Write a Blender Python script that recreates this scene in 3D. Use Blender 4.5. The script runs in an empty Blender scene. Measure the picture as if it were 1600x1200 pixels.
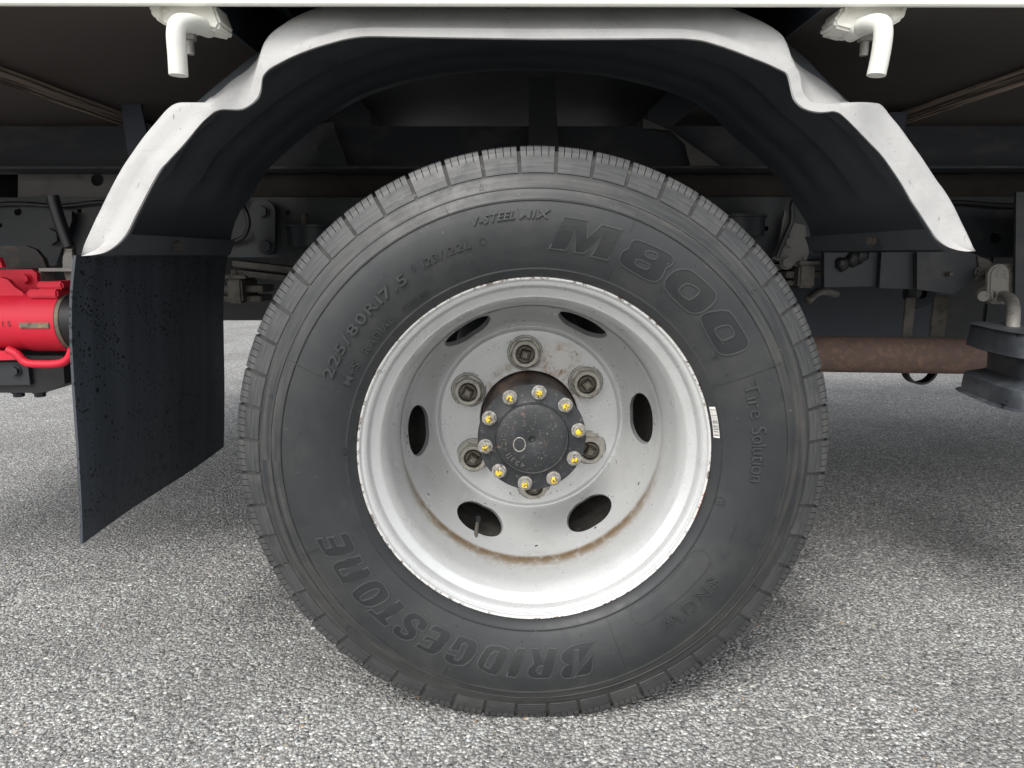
import bpy, bmesh, math, random
import numpy as np
from mathutils import Vector, Matrix
from mathutils.geometry import tessellate_polygon
random.seed(7); rng = np.random.default_rng(7)
PI = math.pi
S = bpy.context.scene
C = S.collection

# ------------------------------------------------------------------ camera, sky, sun, exposure
Z0 = 0.3962                                    # height of the axle centre above the ground
CX, CY, CZ = -0.0374, -0.898, 0.2671 + Z0
YAW, PITCH, ROLL, FOC = 0.00816, 0.18501, -0.00164, 1079.5
_f = Vector((math.sin(YAW)*math.cos(PITCH), math.cos(YAW)*math.cos(PITCH), -math.sin(PITCH)))
_r = Vector((math.cos(YAW), -math.sin(YAW), 0)); _u = _r.cross(_f)
_r, _u = math.cos(ROLL)*_r + math.sin(ROLL)*_u, -math.sin(ROLL)*_r + math.cos(ROLL)*_u
cd = bpy.data.cameras.new('camera'); cam = bpy.data.objects.new('camera', cd); C.objects.link(cam)
cd.sensor_width = 36; cd.lens = FOC/1600*36; cd.clip_start = 0.01; cd.clip_end = 900
m = Matrix.Identity(4)
for i in range(3):
    m[i][0], m[i][1], m[i][2] = _r[i], _u[i], -_f[i]
m[0][3], m[1][3], m[2][3] = CX, CY, CZ
cam.matrix_world = m
S.camera = cam

SUN_EL, SUN_AZ = math.radians(49), math.radians(-154)     # azimuth from +Y towards +X
W = bpy.data.worlds.new('World'); S.world = W; W.use_nodes = True
nt = W.node_tree; bg = nt.nodes['Background']
sky = nt.nodes.new('ShaderNodeTexSky'); sky.sky_type = 'NISHITA'; sky.sun_disc = False
sky.sun_elevation = SUN_EL; sky.sun_rotation = SUN_AZ; sky.dust_density = 4.0; sky.air_density = 1.2
hs = nt.nodes.new('ShaderNodeHueSaturation'); hs.inputs['Saturation'].default_value = 0.22
nt.links.new(sky.outputs[0], hs.inputs['Color']); nt.links.new(hs.outputs[0], bg.inputs['Color'])
bg.inputs['Strength'].default_value = 0.15
sd = bpy.data.lights.new('sun', 'SUN'); sd.energy = 0.95; sd.angle = math.radians(22); sd.color = (1, 0.97, 0.93)
sun = bpy.data.objects.new('sun', sd); C.objects.link(sun)
sdir = Vector((math.sin(SUN_AZ)*math.cos(SUN_EL), math.cos(SUN_AZ)*math.cos(SUN_EL), math.sin(SUN_EL)))
sun.rotation_euler = sdir.to_track_quat('Z', 'Y').to_euler(); sun.location = sdir*30
S.view_settings.view_transform = 'Standard'; S.view_settings.look = 'None'
S.view_settings.exposure = 0.8; S.view_settings.gamma = 1; S.view_settings.use_curve_mapping = False
S.cycles.use_denoising = True
S.cycles.max_bounces = 8

def at(px, py, Y):
    """survey of the place: the point at depth Y seen at (px, py) of the photograph"""
    d = _f*FOC + _r*(px-800) - _u*(py-600)
    t = (Y-CY)/d.y
    return Vector((CX, CY, CZ)) + d*t

# ------------------------------------------------------------------ materials
def N(nt, t, **kw):
    n = nt.nodes.new(t)
    for k, v in kw.items():
        if hasattr(n, k): setattr(n, k, v)
        else: n.inputs[k].default_value = v
    return n
def mix(nt, fac, a, b):
    n = nt.nodes.new('ShaderNodeMix'); n.data_type = 'RGBA'
    for s, v in ((n.inputs[0], fac), (n.inputs[6], a), (n.inputs[7], b)):
        if hasattr(v, 'links') or hasattr(v, 'is_linked'): nt.links.new(v, s)
        elif isinstance(v, (int, float)): s.default_value = v
        else: s.default_value = (*v[:3], 1)
    return n.outputs[2]
def mth(nt, op, a, b=0.0, c=None, clamp=False):
    n = nt.nodes.new('ShaderNodeMath'); n.operation = op; n.use_clamp = clamp
    for s, v in zip(n.inputs, (a, b, c)):
        if v is None: continue
        if isinstance(v, (int, float)): s.default_value = v
        else: nt.links.new(v, s)
    return n.outputs[0]
def ramp(nt, x, lo, hi, a=0.0, b=1.0):
    n = nt.nodes.new('ShaderNodeMapRange'); n.interpolation_type = 'SMOOTHSTEP'
    nt.links.new(x, n.inputs[0])
    for i, v in enumerate((lo, hi, a, b)): n.inputs[i+1].default_value = v
    return n.outputs[0]
def vary(nt, vec):
    # every copy of an object gets its own stretch of the pattern
    oi = nt.nodes.new('ShaderNodeObjectInfo'); a = nt.nodes.new('ShaderNodeVectorMath'); a.operation = 'ADD'
    m = nt.nodes.new('ShaderNodeVectorMath'); m.operation = 'SCALE'; nt.links.new(oi.outputs['Location'], m.inputs[0]); m.inputs['Scale'].default_value = 7.3
    c = nt.nodes.new('ShaderNodeCombineXYZ'); nt.links.new(oi.outputs['Random'], c.inputs[0]); nt.links.new(oi.outputs['Random'], c.inputs[1])
    m2 = nt.nodes.new('ShaderNodeVectorMath'); m2.operation = 'MULTIPLY_ADD'; nt.links.new(c.outputs[0], m2.inputs[0]); m2.inputs[1].default_value = (31, 17, 0); nt.links.new(m.outputs[0], m2.inputs[2])
    nt.links.new(vec, a.inputs[0]); nt.links.new(m2.outputs[0], a.inputs[1]); return a.outputs[0]
def coords(nt, scale=(1, 1, 1), own=False):
    tc = nt.nodes.new('ShaderNodeTexCoord'); mp = nt.nodes.new('ShaderNodeMapping')
    mp.inputs['Scale'].default_value = scale
    nt.links.new(vary(nt, tc.outputs['Object']) if own else tc.outputs['Object'], mp.inputs[0]); return mp.outputs[0]
def noise(nt, vec, scale, detail=4, rough=.55, out=0):
    n = nt.nodes.new('ShaderNodeTexNoise'); nt.links.new(vec, n.inputs['Vector'])
    n.inputs['Scale'].default_value = scale; n.inputs['Detail'].default_value = detail; n.inputs['Roughness'].default_value = rough
    return n.outputs[out]
def polar(nt):
    tc = nt.nodes.new('ShaderNodeTexCoord'); sp = nt.nodes.new('ShaderNodeSeparateXYZ')
    nt.links.new(tc.outputs['Object'], sp.inputs[0])
    r = mth(nt, 'SQRT', mth(nt, 'ADD', mth(nt, 'MULTIPLY', sp.outputs[0], sp.outputs[0]), mth(nt, 'MULTIPLY', sp.outputs[2], sp.outputs[2])))
    a = mth(nt, 'ARCTAN2', sp.outputs[2], sp.outputs[0])
    return tc.outputs['Object'], r, a, sp.outputs[1]
def new_mat(name):
    m = bpy.data.materials.new(name); m.use_nodes = True
    return m, m.node_tree, m.node_tree.nodes['Principled BSDF']
def put(nt, sock, v):
    if isinstance(v, (int, float)): sock.default_value = v
    elif isinstance(v, (tuple, list)): sock.default_value = (*v[:3], 1)
    else: nt.links.new(v, sock)
def bump(nt, p, h, strength=.3, dist=.002):
    b = nt.nodes.new('ShaderNodeBump'); b.inputs['Strength'].default_value = strength; b.inputs['Distance'].default_value = dist
    nt.links.new(h, b.inputs['Height']); nt.links.new(b.outputs[0], p.inputs['Normal'])
def simple(name, base, rough=.5, metal=0.0, layers=(), bmp=None, spec=None, stretch=(1, 1, 1)):
    """layers: (colour, noise scale, lo, hi, amount)"""
    m, nt, p = new_mat(name); v = coords(nt, stretch, True); col = base; rg = rough
    first = True
    for L in layers:
        msk = mth(nt, 'MULTIPLY', ramp(nt, noise(nt, v, L[1], 6, .62), L[2], L[3]), L[4])
        col = mix(nt, msk, col, L[0]) ; first = False
    put(nt, p.inputs['Base Color'], col); p.inputs['Roughness'].default_value = rough; p.inputs['Metallic'].default_value = metal
    if spec is not None: p.inputs['Specular IOR Level'].default_value = spec
    if bmp: bump(nt, p, noise(nt, v, bmp[0], 4), bmp[1], bmp[2] if len(bmp) > 2 else .002)
    return m

M = {}
M['bed_white'] = simple('bed white paint', (.76, .76, .70), .35, 0, [((.55, .5, .4), 30, .62, .8, .35)])
M['hook_white'] = simple('hook white paint', (.66, .66, .61), .4, 0, [((.5, .47, .4), 60, .6, .75, .5)], (120, .15))
M['dirty_white'] = simple('hook plate paint', (.74, .73, .67), .55, 0, [((.3, .27, .2), 35, .5, .68, .7)], (90, .25))
M['frame'] = simple('chassis black paint', (.020, .0235, .0285), .5, 0, [((.065, .06, .052), 9, .52, .75, .7), ((.09, .055, .03), 40, .66, .78, .5)], (60, .15))
M['primer'] = simple('worn grey primer', (.024, .028, .036), .6, 0, [((.06, .06, .056), 14, .5, .64, .7)], (50, .1), stretch=(.6, 1, 1))
M['greybox'] = simple('grey spacer', (.13, .127, .12), .65, 0, [((.02, .018, .016), 12, .55, .8, .7)])
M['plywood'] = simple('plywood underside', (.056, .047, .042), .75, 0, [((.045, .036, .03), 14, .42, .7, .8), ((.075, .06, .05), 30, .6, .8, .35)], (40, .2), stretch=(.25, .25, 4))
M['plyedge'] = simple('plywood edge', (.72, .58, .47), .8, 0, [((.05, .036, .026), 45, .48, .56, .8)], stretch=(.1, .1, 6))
M['navy'] = simple('dark cross channel', (.05, .06, .08), .5, 0, [((.035, .033, .03), 12, .55, .8, .6)])
M['liner'] = simple('black liner plastic', (.085, .096, .108), .42, 0, [((.05, .05, .048), 16, .5, .75, .5), ((.2, .18, .15), 150, .72, .76, .5)], (35, .12))
M['galv'] = simple('galvanised grey steel', (.27, .26, .24), .5, .25, [((.12, .1, .08), 50, .5, .7, .7)], (100, .2))
M['shackle'] = simple('dusty rubber shackle', (.2, .19, .17), .8, 0, [((.09, .085, .075), 40, .5, .7, .7)], (90, .2))
M['spring'] = simple('dusty spring steel', (.09, .08, .068), .7, 0, [((.03, .028, .025), 40, .45, .7, .8)], (80, .25))
M['rust'] = simple('rusty pipe', (.125, .083, .068), .75, 0, [((.22, .13, .09), 60, .45, .7, .8), ((.035, .022, .02), 25, .55, .8, .6), ((.3, .17, .1), 220, .66, .72, .6)], (180, .3))
M['red'] = simple('red outrigger paint', (.64, .011, .037), .58, 0, [((.42, .015, .02), 20, .55, .8, .6), ((.12, .06, .04), 70, .68, .74, .8)], (60, .08))
M['bare'] = simple('worn bare metal', (.2, .17, .13), .55, .3, [((.45, .3, .1), 120, .56, .62, .6), ((.06, .05, .04), 60, .5, .65, .8)])
M['blackgloss'] = simple('black end cap', (.008, .008, .009), .5, 0, [((.05, .045, .04), 40, .6, .8, .5)])
M['handle'] = simple('black handle grip', (.014, .015, .018), .4)
M['chock'] = simple('black chock rubber', (.042, .047, .054), .42, 0, [((.115, .125, .14), 16, .45, .72, .8), ((.003, .003, .004), 90, .6, .68, .9), ((.2, .2, .2), 160, .71, .75, .5)], (60, .2))
M['nut'] = simple('weathered nut steel', (.38, .365, .32), .42, .45, [((.16, .145, .115), 60, .45, .7, .7), ((.3, .28, .23), 140, .58, .72, .5)], (160, .3))
M['stud'] = simple('oily stud steel', (.11, .098, .078), .42, .5, [((.03, .026, .02), 120, .45, .6, .7), ((.2, .17, .12), 160, .58, .7, .5)], (200, .3))
M['bolt'] = simple('grey flaking bolt', (.27, .26, .24), .65, .2, [((.5, .49, .46), 160, .52, .62, .7), ((.08, .07, .06), 140, .56, .66, .8)], (200, .5))
M['sticker'] = simple('white sticker', (.8, .79, .75), .5)
M['ink'] = simple('black ink', (.02, .02, .02), .6)
M['yellow'] = None

# flaking yellow paint on the bolt ends
mm, nt, p = new_mat('flaking yellow paint'); v = coords(nt, own=True)
k = ramp(nt, noise(nt, v, 300, 4, .65), .465, .51)
put(nt, p.inputs['Base Color'], mix(nt, k, (.09, .075, .055), (.72, .51, .025))); p.inputs['Roughness'].default_value = .45
bump(nt, p, k, .5, .001); M['yellow'] = mm

# tyre rubber: dust settles in the rings of the shoulder and in patches
def rubber(name, base, dust, amount, hatch_shade=False):
    m, nt, p = new_mat(name); v, r, a, y = polar(nt); v = vary(nt, v)
    n1 = noise(nt, v, 9, 5, .6); n2 = noise(nt, v, 55, 5, .65)
    ring = ramp(nt, r, .325, .34)
    ga = nt.nodes.new('ShaderNodeCombineXYZ'); nt.links.new(mth(nt, 'MULTIPLY', r, 160), ga.inputs[0]); nt.links.new(mth(nt, 'MULTIPLY', a, 3), ga.inputs[1])
    n3 = noise(nt, ga.outputs[0], 1.0, 3)
    k = mth(nt, 'MULTIPLY', mth(nt, 'ADD', mth(nt, 'MULTIPLY', ring, ramp(nt, n3, .35, .7)), mth(nt, 'MULTIPLY', ramp(nt, n1, .42, .72), .45)), amount, clamp=True)
    k = mth(nt, 'MULTIPLY', k, ramp(nt, n2, .25, .6, .45, 1))
    col = mix(nt, k, base, dust)
    sc = noise(nt, v, 260, 2, .5)
    col = mix(nt, mth(nt, 'MULTIPLY', ramp(nt, sc, .74, .78), .35), col, (.3, .29, .27))
    put(nt, p.inputs['Base Color'], col); put(nt, p.inputs['Roughness'], ramp(nt, n2, .3, .7, .42, .58))
    p.inputs['Specular IOR Level'].default_value = .45
    bump(nt, p, noise(nt, v, 240, 3), .12, .001)
    return m
M['tyre'] = rubber('tyre rubber', (.022, .0245, .0265), (.066, .064, .060), .75)
M['block'] = rubber('tread block rubber', (.026, .028, .030), (.088, .088, .086), .7)
M['groove'] = simple('dusty groove rubber', (.036, .036, .035), .8, 0, [((.02, .02, .02), 60, .42, .62, .85), ((.2, .18, .15), 90, .6, .72, .55)], (120, .4))
M['letter'] = rubber('raised letter rubber', (.036, .039, .041), (.08, .078, .075), .6)
M['hatch_shade'] = rubber('groove-shade letter rubber', (.013, .0145, .016), (.036, .036, .035), .6)  # tyre rubber darkened to hold the shade of the knurl grooves

# silver wheel paint with rust along the weld, chipped flange
mm, nt, p = new_mat('silver wheel paint'); v, r, a, y = polar(nt)
base = mix(nt, ramp(nt, noise(nt, v, 900, 2, .5), .3, .7), (.52, .53, .53), (.61, .62, .615))
base = mix(nt, mth(nt, 'MULTIPLY', ramp(nt, noise(nt, v, 22, 5, .65), .5, .8), .35), base, (.36, .35, .33))
# dark scuffs
ch = ramp(nt, noise(nt, v, 150, 4, .7), .705, .73)
base = mix(nt, mth(nt, 'MULTIPLY', ch, .85), base, (.03, .025, .022))
# rust and dirt where the disc is welded into the barrel, thick at the bottom
low = ramp(nt, mth(nt, 'SINE', a), -.1, -.75)
yb = mth(nt, 'MULTIPLY', ramp(nt, y, .078, .099), ramp(nt, y, .112, .103))
dirt = mth(nt, 'MULTIPLY', mth(nt, 'MULTIPLY', yb, mth(nt, 'GREATER_THAN', r, .187)), ramp(nt, noise(nt, v, 60, 5, .7), .2, .55))
base = mix(nt, mth(nt, 'MULTIPLY', dirt, mth(nt, 'ADD', mth(nt, 'MULTIPLY', low, .85), .12), clamp=True), base, (.2, .125, .06))
yd = mth(nt, 'MULTIPLY', ramp(nt, y, .058, .095), ramp(nt, y, .11, .1))
base = mix(nt, mth(nt, 'MULTIPLY', mth(nt, 'MULTIPLY', yd, low), ramp(nt, noise(nt, v, 120, 5, .7), .3, .8, 0, .8)), base, (.3, .25, .18))
# chipped outer flange
fl = mth(nt, 'MULTIPLY', ramp(nt, r, .2345, .2375), ramp(nt, y, .012, .006))
chip = mth(nt, 'MULTIPLY', fl, ramp(nt, noise(nt, v, 75, 6, .75), .53, .56))
base = mix(nt, mth(nt, 'MULTIPLY', fl, .75), base, (.8, .79, .76))
base = mix(nt, mth(nt, 'MULTIPLY', chip, .9), base, (.13, .09, .07))
og = mth(nt, 'MULTIPLY', mth(nt, 'MULTIPLY', fl, ramp(nt, r, .2372, .2380)), mth(nt, 'MULTIPLY', ramp(nt, a, -.40, -.385), ramp(nt, a, -.2, -.22)))
base = mix(nt, mth(nt, 'MULTIPLY', og, ramp(nt, noise(nt, v, 200, 3), .35, .5)), base, (.55, .15, .07))
# rust on the mounting face, upper right, with two clean round patches
def disc(x0, z0, rad, soft):
    d = nt.nodes.new('ShaderNodeVectorMath'); d.operation = 'DISTANCE'
    fl2 = nt.nodes.new('ShaderNodeVectorMath'); fl2.operation = 'MULTIPLY'; nt.links.new(v, fl2.inputs[0]); fl2.inputs[1].default_value = (1, 0, 1)
    nt.links.new(fl2.outputs[0], d.inputs[0]); d.inputs[1].default_value = (x0, 0, z0)
    return ramp(nt, d.outputs['Value'], rad+soft, rad-soft)
face = mth(nt, 'MULTIPLY', ramp(nt, y, .205, .212), mth(nt, 'LESS_THAN', r, .15))
RX, RZ = .111*math.cos(math.radians(62)), .111*math.sin(math.radians(62))
SX, SZ = .111*math.cos(math.radians(33)), .111*math.sin(math.radians(33))
rn = ramp(nt, noise(nt, v, 70, 6, .75), .42, .62)
rmask = mth(nt, 'MULTIPLY', mth(nt, 'MULTIPLY', face, disc(RX*.95, RZ*.98, .028, .016)), rn)
base = mix(nt, mth(nt, 'MULTIPLY', rmask, .75), base, (.33, .19, .09))
rmask2 = mth(nt, 'MULTIPLY', mth(nt, 'MULTIPLY', face, ramp(nt, r, .108, .09)), mth(nt, 'MULTIPLY', rn, ramp(nt, mth(nt, 'SINE', a), .1, .6)))
base = mix(nt, mth(nt, 'MULTIPLY', rmask2, .55), base, (.28, .18, .1))
base = mix(nt, mth(nt, 'MULTIPLY', mth(nt, 'MULTIPLY', face, disc(RX, RZ, .016, .0012)), .9), base, (.58, .575, .55))
for q in (2.5, 122.5, 182.5):
    base = mix(nt, mth(nt, 'MULTIPLY', mth(nt, 'MULTIPLY', face, disc(.111*math.cos(math.radians(q+30)), .111*math.sin(math.radians(q+30)), .016, .001)), .5), base, (.66, .66, .65))
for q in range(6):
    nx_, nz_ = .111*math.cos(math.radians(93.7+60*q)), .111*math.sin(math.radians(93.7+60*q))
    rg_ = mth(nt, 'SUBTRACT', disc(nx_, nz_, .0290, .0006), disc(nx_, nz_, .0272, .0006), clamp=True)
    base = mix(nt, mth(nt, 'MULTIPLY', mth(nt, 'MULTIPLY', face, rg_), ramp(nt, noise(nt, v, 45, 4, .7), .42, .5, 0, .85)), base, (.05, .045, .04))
# ring of black scuffs where the old nuts' wrench ran
sr = mth(nt, 'MULTIPLY', mth(nt, 'MULTIPLY', face, mth(nt, 'MULTIPLY', ramp(nt, r, .128, .1315), ramp(nt, r, .137, .134))), ramp(nt, noise(nt, v, 170, 5, .7), .6, .64))
base = mix(nt, mth(nt, 'MULTIPLY', sr, .8), base, (.04, .035, .03))
put(nt, p.inputs['Base Color'], base); p.inputs['Metallic'].default_value = .38
put(nt, p.inputs['Roughness'], ramp(nt, noise(nt, v, 40, 4), .3, .7, .27, .38))
bump(nt, p, noise(nt, v, 700, 2), .06, .0006); M['rim'] = mm

# hub: black paint flaking to rust and primer
mm, nt, p = new_mat('flaking black hub paint'); v = coords(nt)
n1 = noise(nt, v, 62, 6, .7)
c = mix(nt, ramp(nt, noise(nt, v, 15, 4), .3, .7), (.017, .019, .021), (.032, .034, .036))
c = mix(nt, mth(nt, 'MULTIPLY', ramp(nt, noise(nt, v, 130, 5, .7), .57, .66), .45), c, (.15, .145, .135))
c = mix(nt, mth(nt, 'MULTIPLY', ramp(nt, n1, .63, .67), .85), c, (.16, .095, .068))
c = mix(nt, mth(nt, 'MULTIPLY', ramp(nt, noise(nt, v, 300, 3), .68, .7), .8), c, (.25, .24, .22))
put(nt, p.inputs['Base Color'], c); p.inputs['Roughness'].default_value = .5
bump(nt, p, n1, .35, .001); M['hub'] = mm
M['castedge'] = simple('rubbed cast figures', (.12, .115, .108), .5, .2, [((.035, .035, .036), 200, .45, .6, .8), ((.18, .1, .07), 90, .62, .7, .6)])
M['hubrust'] = simple('rusty hub barrel', (.05, .036, .03), .6, .1, [((.16, .09, .055), 30, .5, .62, .85), ((.012, .012, .012), 26, .56, .62, .9)], (80, .4), stretch=(1, .2, 1))

# fender: white plastic, scuffed
mm, nt, p = new_mat('scuffed white fender plastic'); v = coords(nt)
c = mix(nt, ramp(nt, noise(nt, v, 17, 6, .68), .42, .72, 0, .6), (.43, .43, .423), (.32, .318, .314))
st = noise(nt, coords(nt, (3, 1, 14)), 9, 5, .7)
c = mix(nt, ramp(nt, st, .54, .68, 0, .5), c, (.34, .34, .34))
c = mix(nt, ramp(nt, noise(nt, v, 80, 6, .78), .63, .68, 0, .8), c, (.2, .2, .2))
c = mix(nt, ramp(nt, noise(nt, coords(nt, (1, 1, .25)), 120, 4, .65), .67, .70, 0, .75), c, (.1, .1, .1))
put(nt, p.inputs['Base Color'], c); p.inputs['Roughness'].default_value = .66; p.inputs['Specular IOR Level'].default_value = .3
bump(nt, p, noise(nt, v, 25, 3), .1, .003); M['fender'] = mm

# mud flap: blue-black rubber with drops of water
mm, nt, p = new_mat('mud flap rubber'); v = coords(nt)
c = mix(nt, ramp(nt, noise(nt, coords(nt, (1, 9, .5)), 3, 4), .3, .75), (.036, .043, .052), (.064, .074, .088))
def drops(scale, rad, dens_lo, dens_hi):
    vo = nt.nodes.new('ShaderNodeTexVoronoi'); nt.links.new(v, vo.inputs['Vector']); vo.inputs['Scale'].default_value = scale
    sep = nt.nodes.new('ShaderNodeSeparateColor'); nt.links.new(vo.outputs['Color'], sep.inputs[0])
    on = ramp(nt, noise(nt, v, 4.5, 3), dens_lo, dens_hi, .08, 1)
    big = mth(nt, 'MULTIPLY', sep.outputs[0], rad)
    return mth(nt, 'MULTIPLY', mth(nt, 'LESS_THAN', vo.outputs['Distance'], big), mth(nt, 'LESS_THAN', sep.outputs[1], on))
d1 = drops(190, .5, .3, .62); d2 = drops(70, .3, .35, .9)
dd = mth(nt, 'MAXIMUM', d1, d2)
c = mix(nt, mth(nt, 'MULTIPLY', dd, .85), c, (.004, .005, .006))
c = mix(nt, ramp(nt, noise(nt, v, 120, 3), .74, .76, 0, .6), c, (.2, .17, .13))
put(nt, p.inputs['Base Color'], c); p.inputs['Roughness'].default_value = .5
bump(nt, p, noise(nt, v, 30, 3), .12, .003); M['flap'] = mm

# asphalt: worn, the stones of the surface exposed
mm, nt, p = new_mat('worn asphalt'); v = coords(nt)
def cells(scale):
    vo = nt.nodes.new('ShaderNodeTexVoronoi'); nt.links.new(v, vo.inputs['Vector']); vo.inputs['Scale'].default_value = scale
    sep = nt.nodes.new('ShaderNodeSeparateColor'); nt.links.new(vo.outputs['Color'], sep.inputs[0])
    return vo.outputs['Distance'], sep.outputs
da, ca = cells(180); db, cb = cells(320)
g = mix(nt, ramp(nt, ca[0], 0, 1), (.24, .238, .23), (.46, .455, .44))
g = mix(nt, mth(nt, 'GREATER_THAN', ca[1], .82), g, (.68, .67, .645))
g = mix(nt, mth(nt, 'LESS_THAN', ca[2], .12), g, (.075, .076, .08))
g = mix(nt, ramp(nt, cb[0], .3, 1, 0, .5), g, (.44, .435, .42))
g = mix(nt, ramp(nt, da, .38, .62, 0, .8), g, (.13, .129, .125))
def worn(nt, v):
    # traffic film and old stains, the same over stones and binder
    a = ramp(nt, noise(nt, v, 2.3, 5, .6), .42, .68, 0, .36)
    b = ramp(nt, noise(nt, coords(nt, (1, .35, 1)), 11, 4, .6), .55, .75, 0, .22)
    return mth(nt, 'MAXIMUM', a, b)
g = mix(nt, worn(nt, v), g, (.10, .098, .094))
put(nt, p.inputs['Base Color'], g); p.inputs['Roughness'].default_value = .75
h = mth(nt, 'SUBTRACT', mth(nt, 'MULTIPLY', ca[0], .6), mth(nt, 'MULTIPLY', da, 1.2))
bump(nt, p, h, .8, .004); M['asphalt'] = mm
mm, nt, p = new_mat('exposed stone'); v = coords(nt)
at_ = nt.nodes.new('ShaderNodeAttribute'); at_.attribute_name = 'tone'
c = mix(nt, ramp(nt, noise(nt, v, 700, 2), .35, .7, 0, .35), at_.outputs['Color'], (.16, .16, .16))
c = mix(nt, worn(nt, v), c, (.10, .098, .094))
put(nt, p.inputs['Base Color'], c); p.inputs['Roughness'].default_value = .6; M['stone'] = mm

# ------------------------------------------------------------------ mesh helpers
def link(name, me, mat=None, parent=None, loc=(0, 0, 0), smooth=False):
    if mat is not None and not me.materials: me.materials.append(mat)
    if smooth: me.polygons.foreach_set('use_smooth', [True]*len(me.polygons))
    o = bpy.data.objects.new(name, me); C.objects.link(o); o.location = loc
    if parent: o.parent = parent
    return o
def from_bm(name, bm, mat=None, parent=None, loc=(0, 0, 0), smooth=False, sharp=None):
    bmesh.ops.recalc_face_normals(bm, faces=bm.faces)
    me = bpy.data.meshes.new(name); bm.to_mesh(me); bm.free()
    o = link(name, me, mat, parent, loc, smooth)
    if smooth and sharp: me.set_sharp_from_angle(angle=math.radians(sharp))
    return o
def pyd(name, v, f, mat=None, parent=None, loc=(0, 0, 0), smooth=False, sharp=None, fixn=True):
    me = bpy.data.meshes.new(name); me.from_pydata([tuple(q) for q in v], [], f)
    if fixn:
        bm = bmesh.new(); bm.from_mesh(me); bmesh.ops.recalc_face_normals(bm, faces=bm.faces); bm.to_mesh(me); bm.free()
    o = link(name, me, mat, parent, loc, smooth)
    if smooth and sharp: me.set_sharp_from_angle(angle=math.radians(sharp))
    return o
def empty(name, loc=(0, 0, 0), parent=None):
    o = bpy.data.objects.new(name, None); C.objects.link(o); o.location = loc; o.empty_display_size = .05
    if parent: o.parent = parent
    return o
def lathe_y(prof, n=128, closed=False):
    """prof: (radius, y) turned round the y axis"""
    v, f = [], []; k = len(prof)
    for i in range(n):
        a = 2*PI*i/n
        for r, y in prof: v.append((r*math.cos(a), y, r*math.sin(a)))
    for i in range(n):
        j = (i+1) % n
        for q in range(k if closed else k-1):
            q2 = (q+1) % k
            f.append((i*k+q, i*k+q2, j*k+q2, j*k+q))
    return v, f
def bm_box(bm, x0, x1, y0, y1, z0, z1, bev=0.0):
    b = bmesh.new(); bmesh.ops.create_cube(b, size=1)
    for q in b.verts: q.co = Vector(((x0+x1)/2+q.co.x*(x1-x0), (y0+y1)/2+q.co.y*(y1-y0), (z0+z1)/2+q.co.z*(z1-z0)))
    if bev: bmesh.ops.bevel(b, geom=b.edges[:], offset=bev, segments=2, affect='EDGES')
    t = bpy.data.meshes.new('t'); b.to_mesh(t); b.free(); bm.from_mesh(t); bpy.data.meshes.remove(t)
def box(name, x0, x1, y0, y1, z0, z1, mat, parent, bev=.002):
    bm = bmesh.new(); bm_box(bm, x0, x1, y0, y1, z0, z1, bev); return from_bm(name, bm, mat, parent)
def bm_cyl(bm, a, b, r, n=20, r2=None, caps=True):
    a, b = Vector(a), Vector(b); d = b-a
    mt = Matrix.Translation((a+b)/2) @ d.to_track_quat('Z', 'Y').to_matrix().to_4x4()
    bmesh.ops.create_cone(bm, cap_ends=caps, segments=n, radius1=r, radius2=r if r2 is None else r2, depth=d.length, matrix=mt)
def cyl(name, a, b, r, mat, parent, n=20, r2=None, sharp=40):
    bm = bmesh.new(); bm_cyl(bm, a, b, r, n, r2); return from_bm(name, bm, mat, parent, smooth=True, sharp=sharp)
def bm_tube(bm, pts, r, n=12):
    pts = [Vector(q) for q in pts]; rings = []
    up = Vector((0, 1, 0))
    for i, q in enumerate(pts):
        t = (pts[min(i+1, len(pts)-1)]-pts[max(i-1, 0)]).normalized()
        s = t.cross(up)
        if s.length < .1: s = t.cross(Vector((1, 0, 0)))
        s.normalize(); w = s.cross(t)
        rr = r[i] if isinstance(r, (list, tuple)) else r
        rings.append([bm.verts.new(q+(s*math.cos(2*PI*k/n)+w*math.sin(2*PI*k/n))*rr) for k in range(n)])
    for A, B in zip(rings, rings[1:]):
        for k in range(n): bm.faces.new((A[k], A[(k+1) % n], B[(k+1) % n], B[k]))
    bm.faces.new(rings[0]); bm.faces.new(rings[-1][::-1])
def smooth_path(pts, sub=6):
    P = [Vector(q) for q in pts]; out = []
    for i in range(len(P)-1):
        p0, p1, p2, p3 = P[max(i-1, 0)], P[i], P[i+1], P[min(i+2, len(P)-1)]
        for k in range(sub):
            t = k/sub
            out.append(.5*((2*p1)+(p2-p0)*t+(2*p0-5*p1+4*p2-p3)*t*t+(3*p1-p0-3*p2+p3)*t**3))
    out.append(P[-1]); return out
def tube(name, pts, r, mat, parent, n=12, sub=6):
    bm = bmesh.new(); bm_tube(bm, smooth_path(pts, sub) if sub else pts, r, n)
    return from_bm(name, bm, mat, parent, smooth=True, sharp=50)
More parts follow.
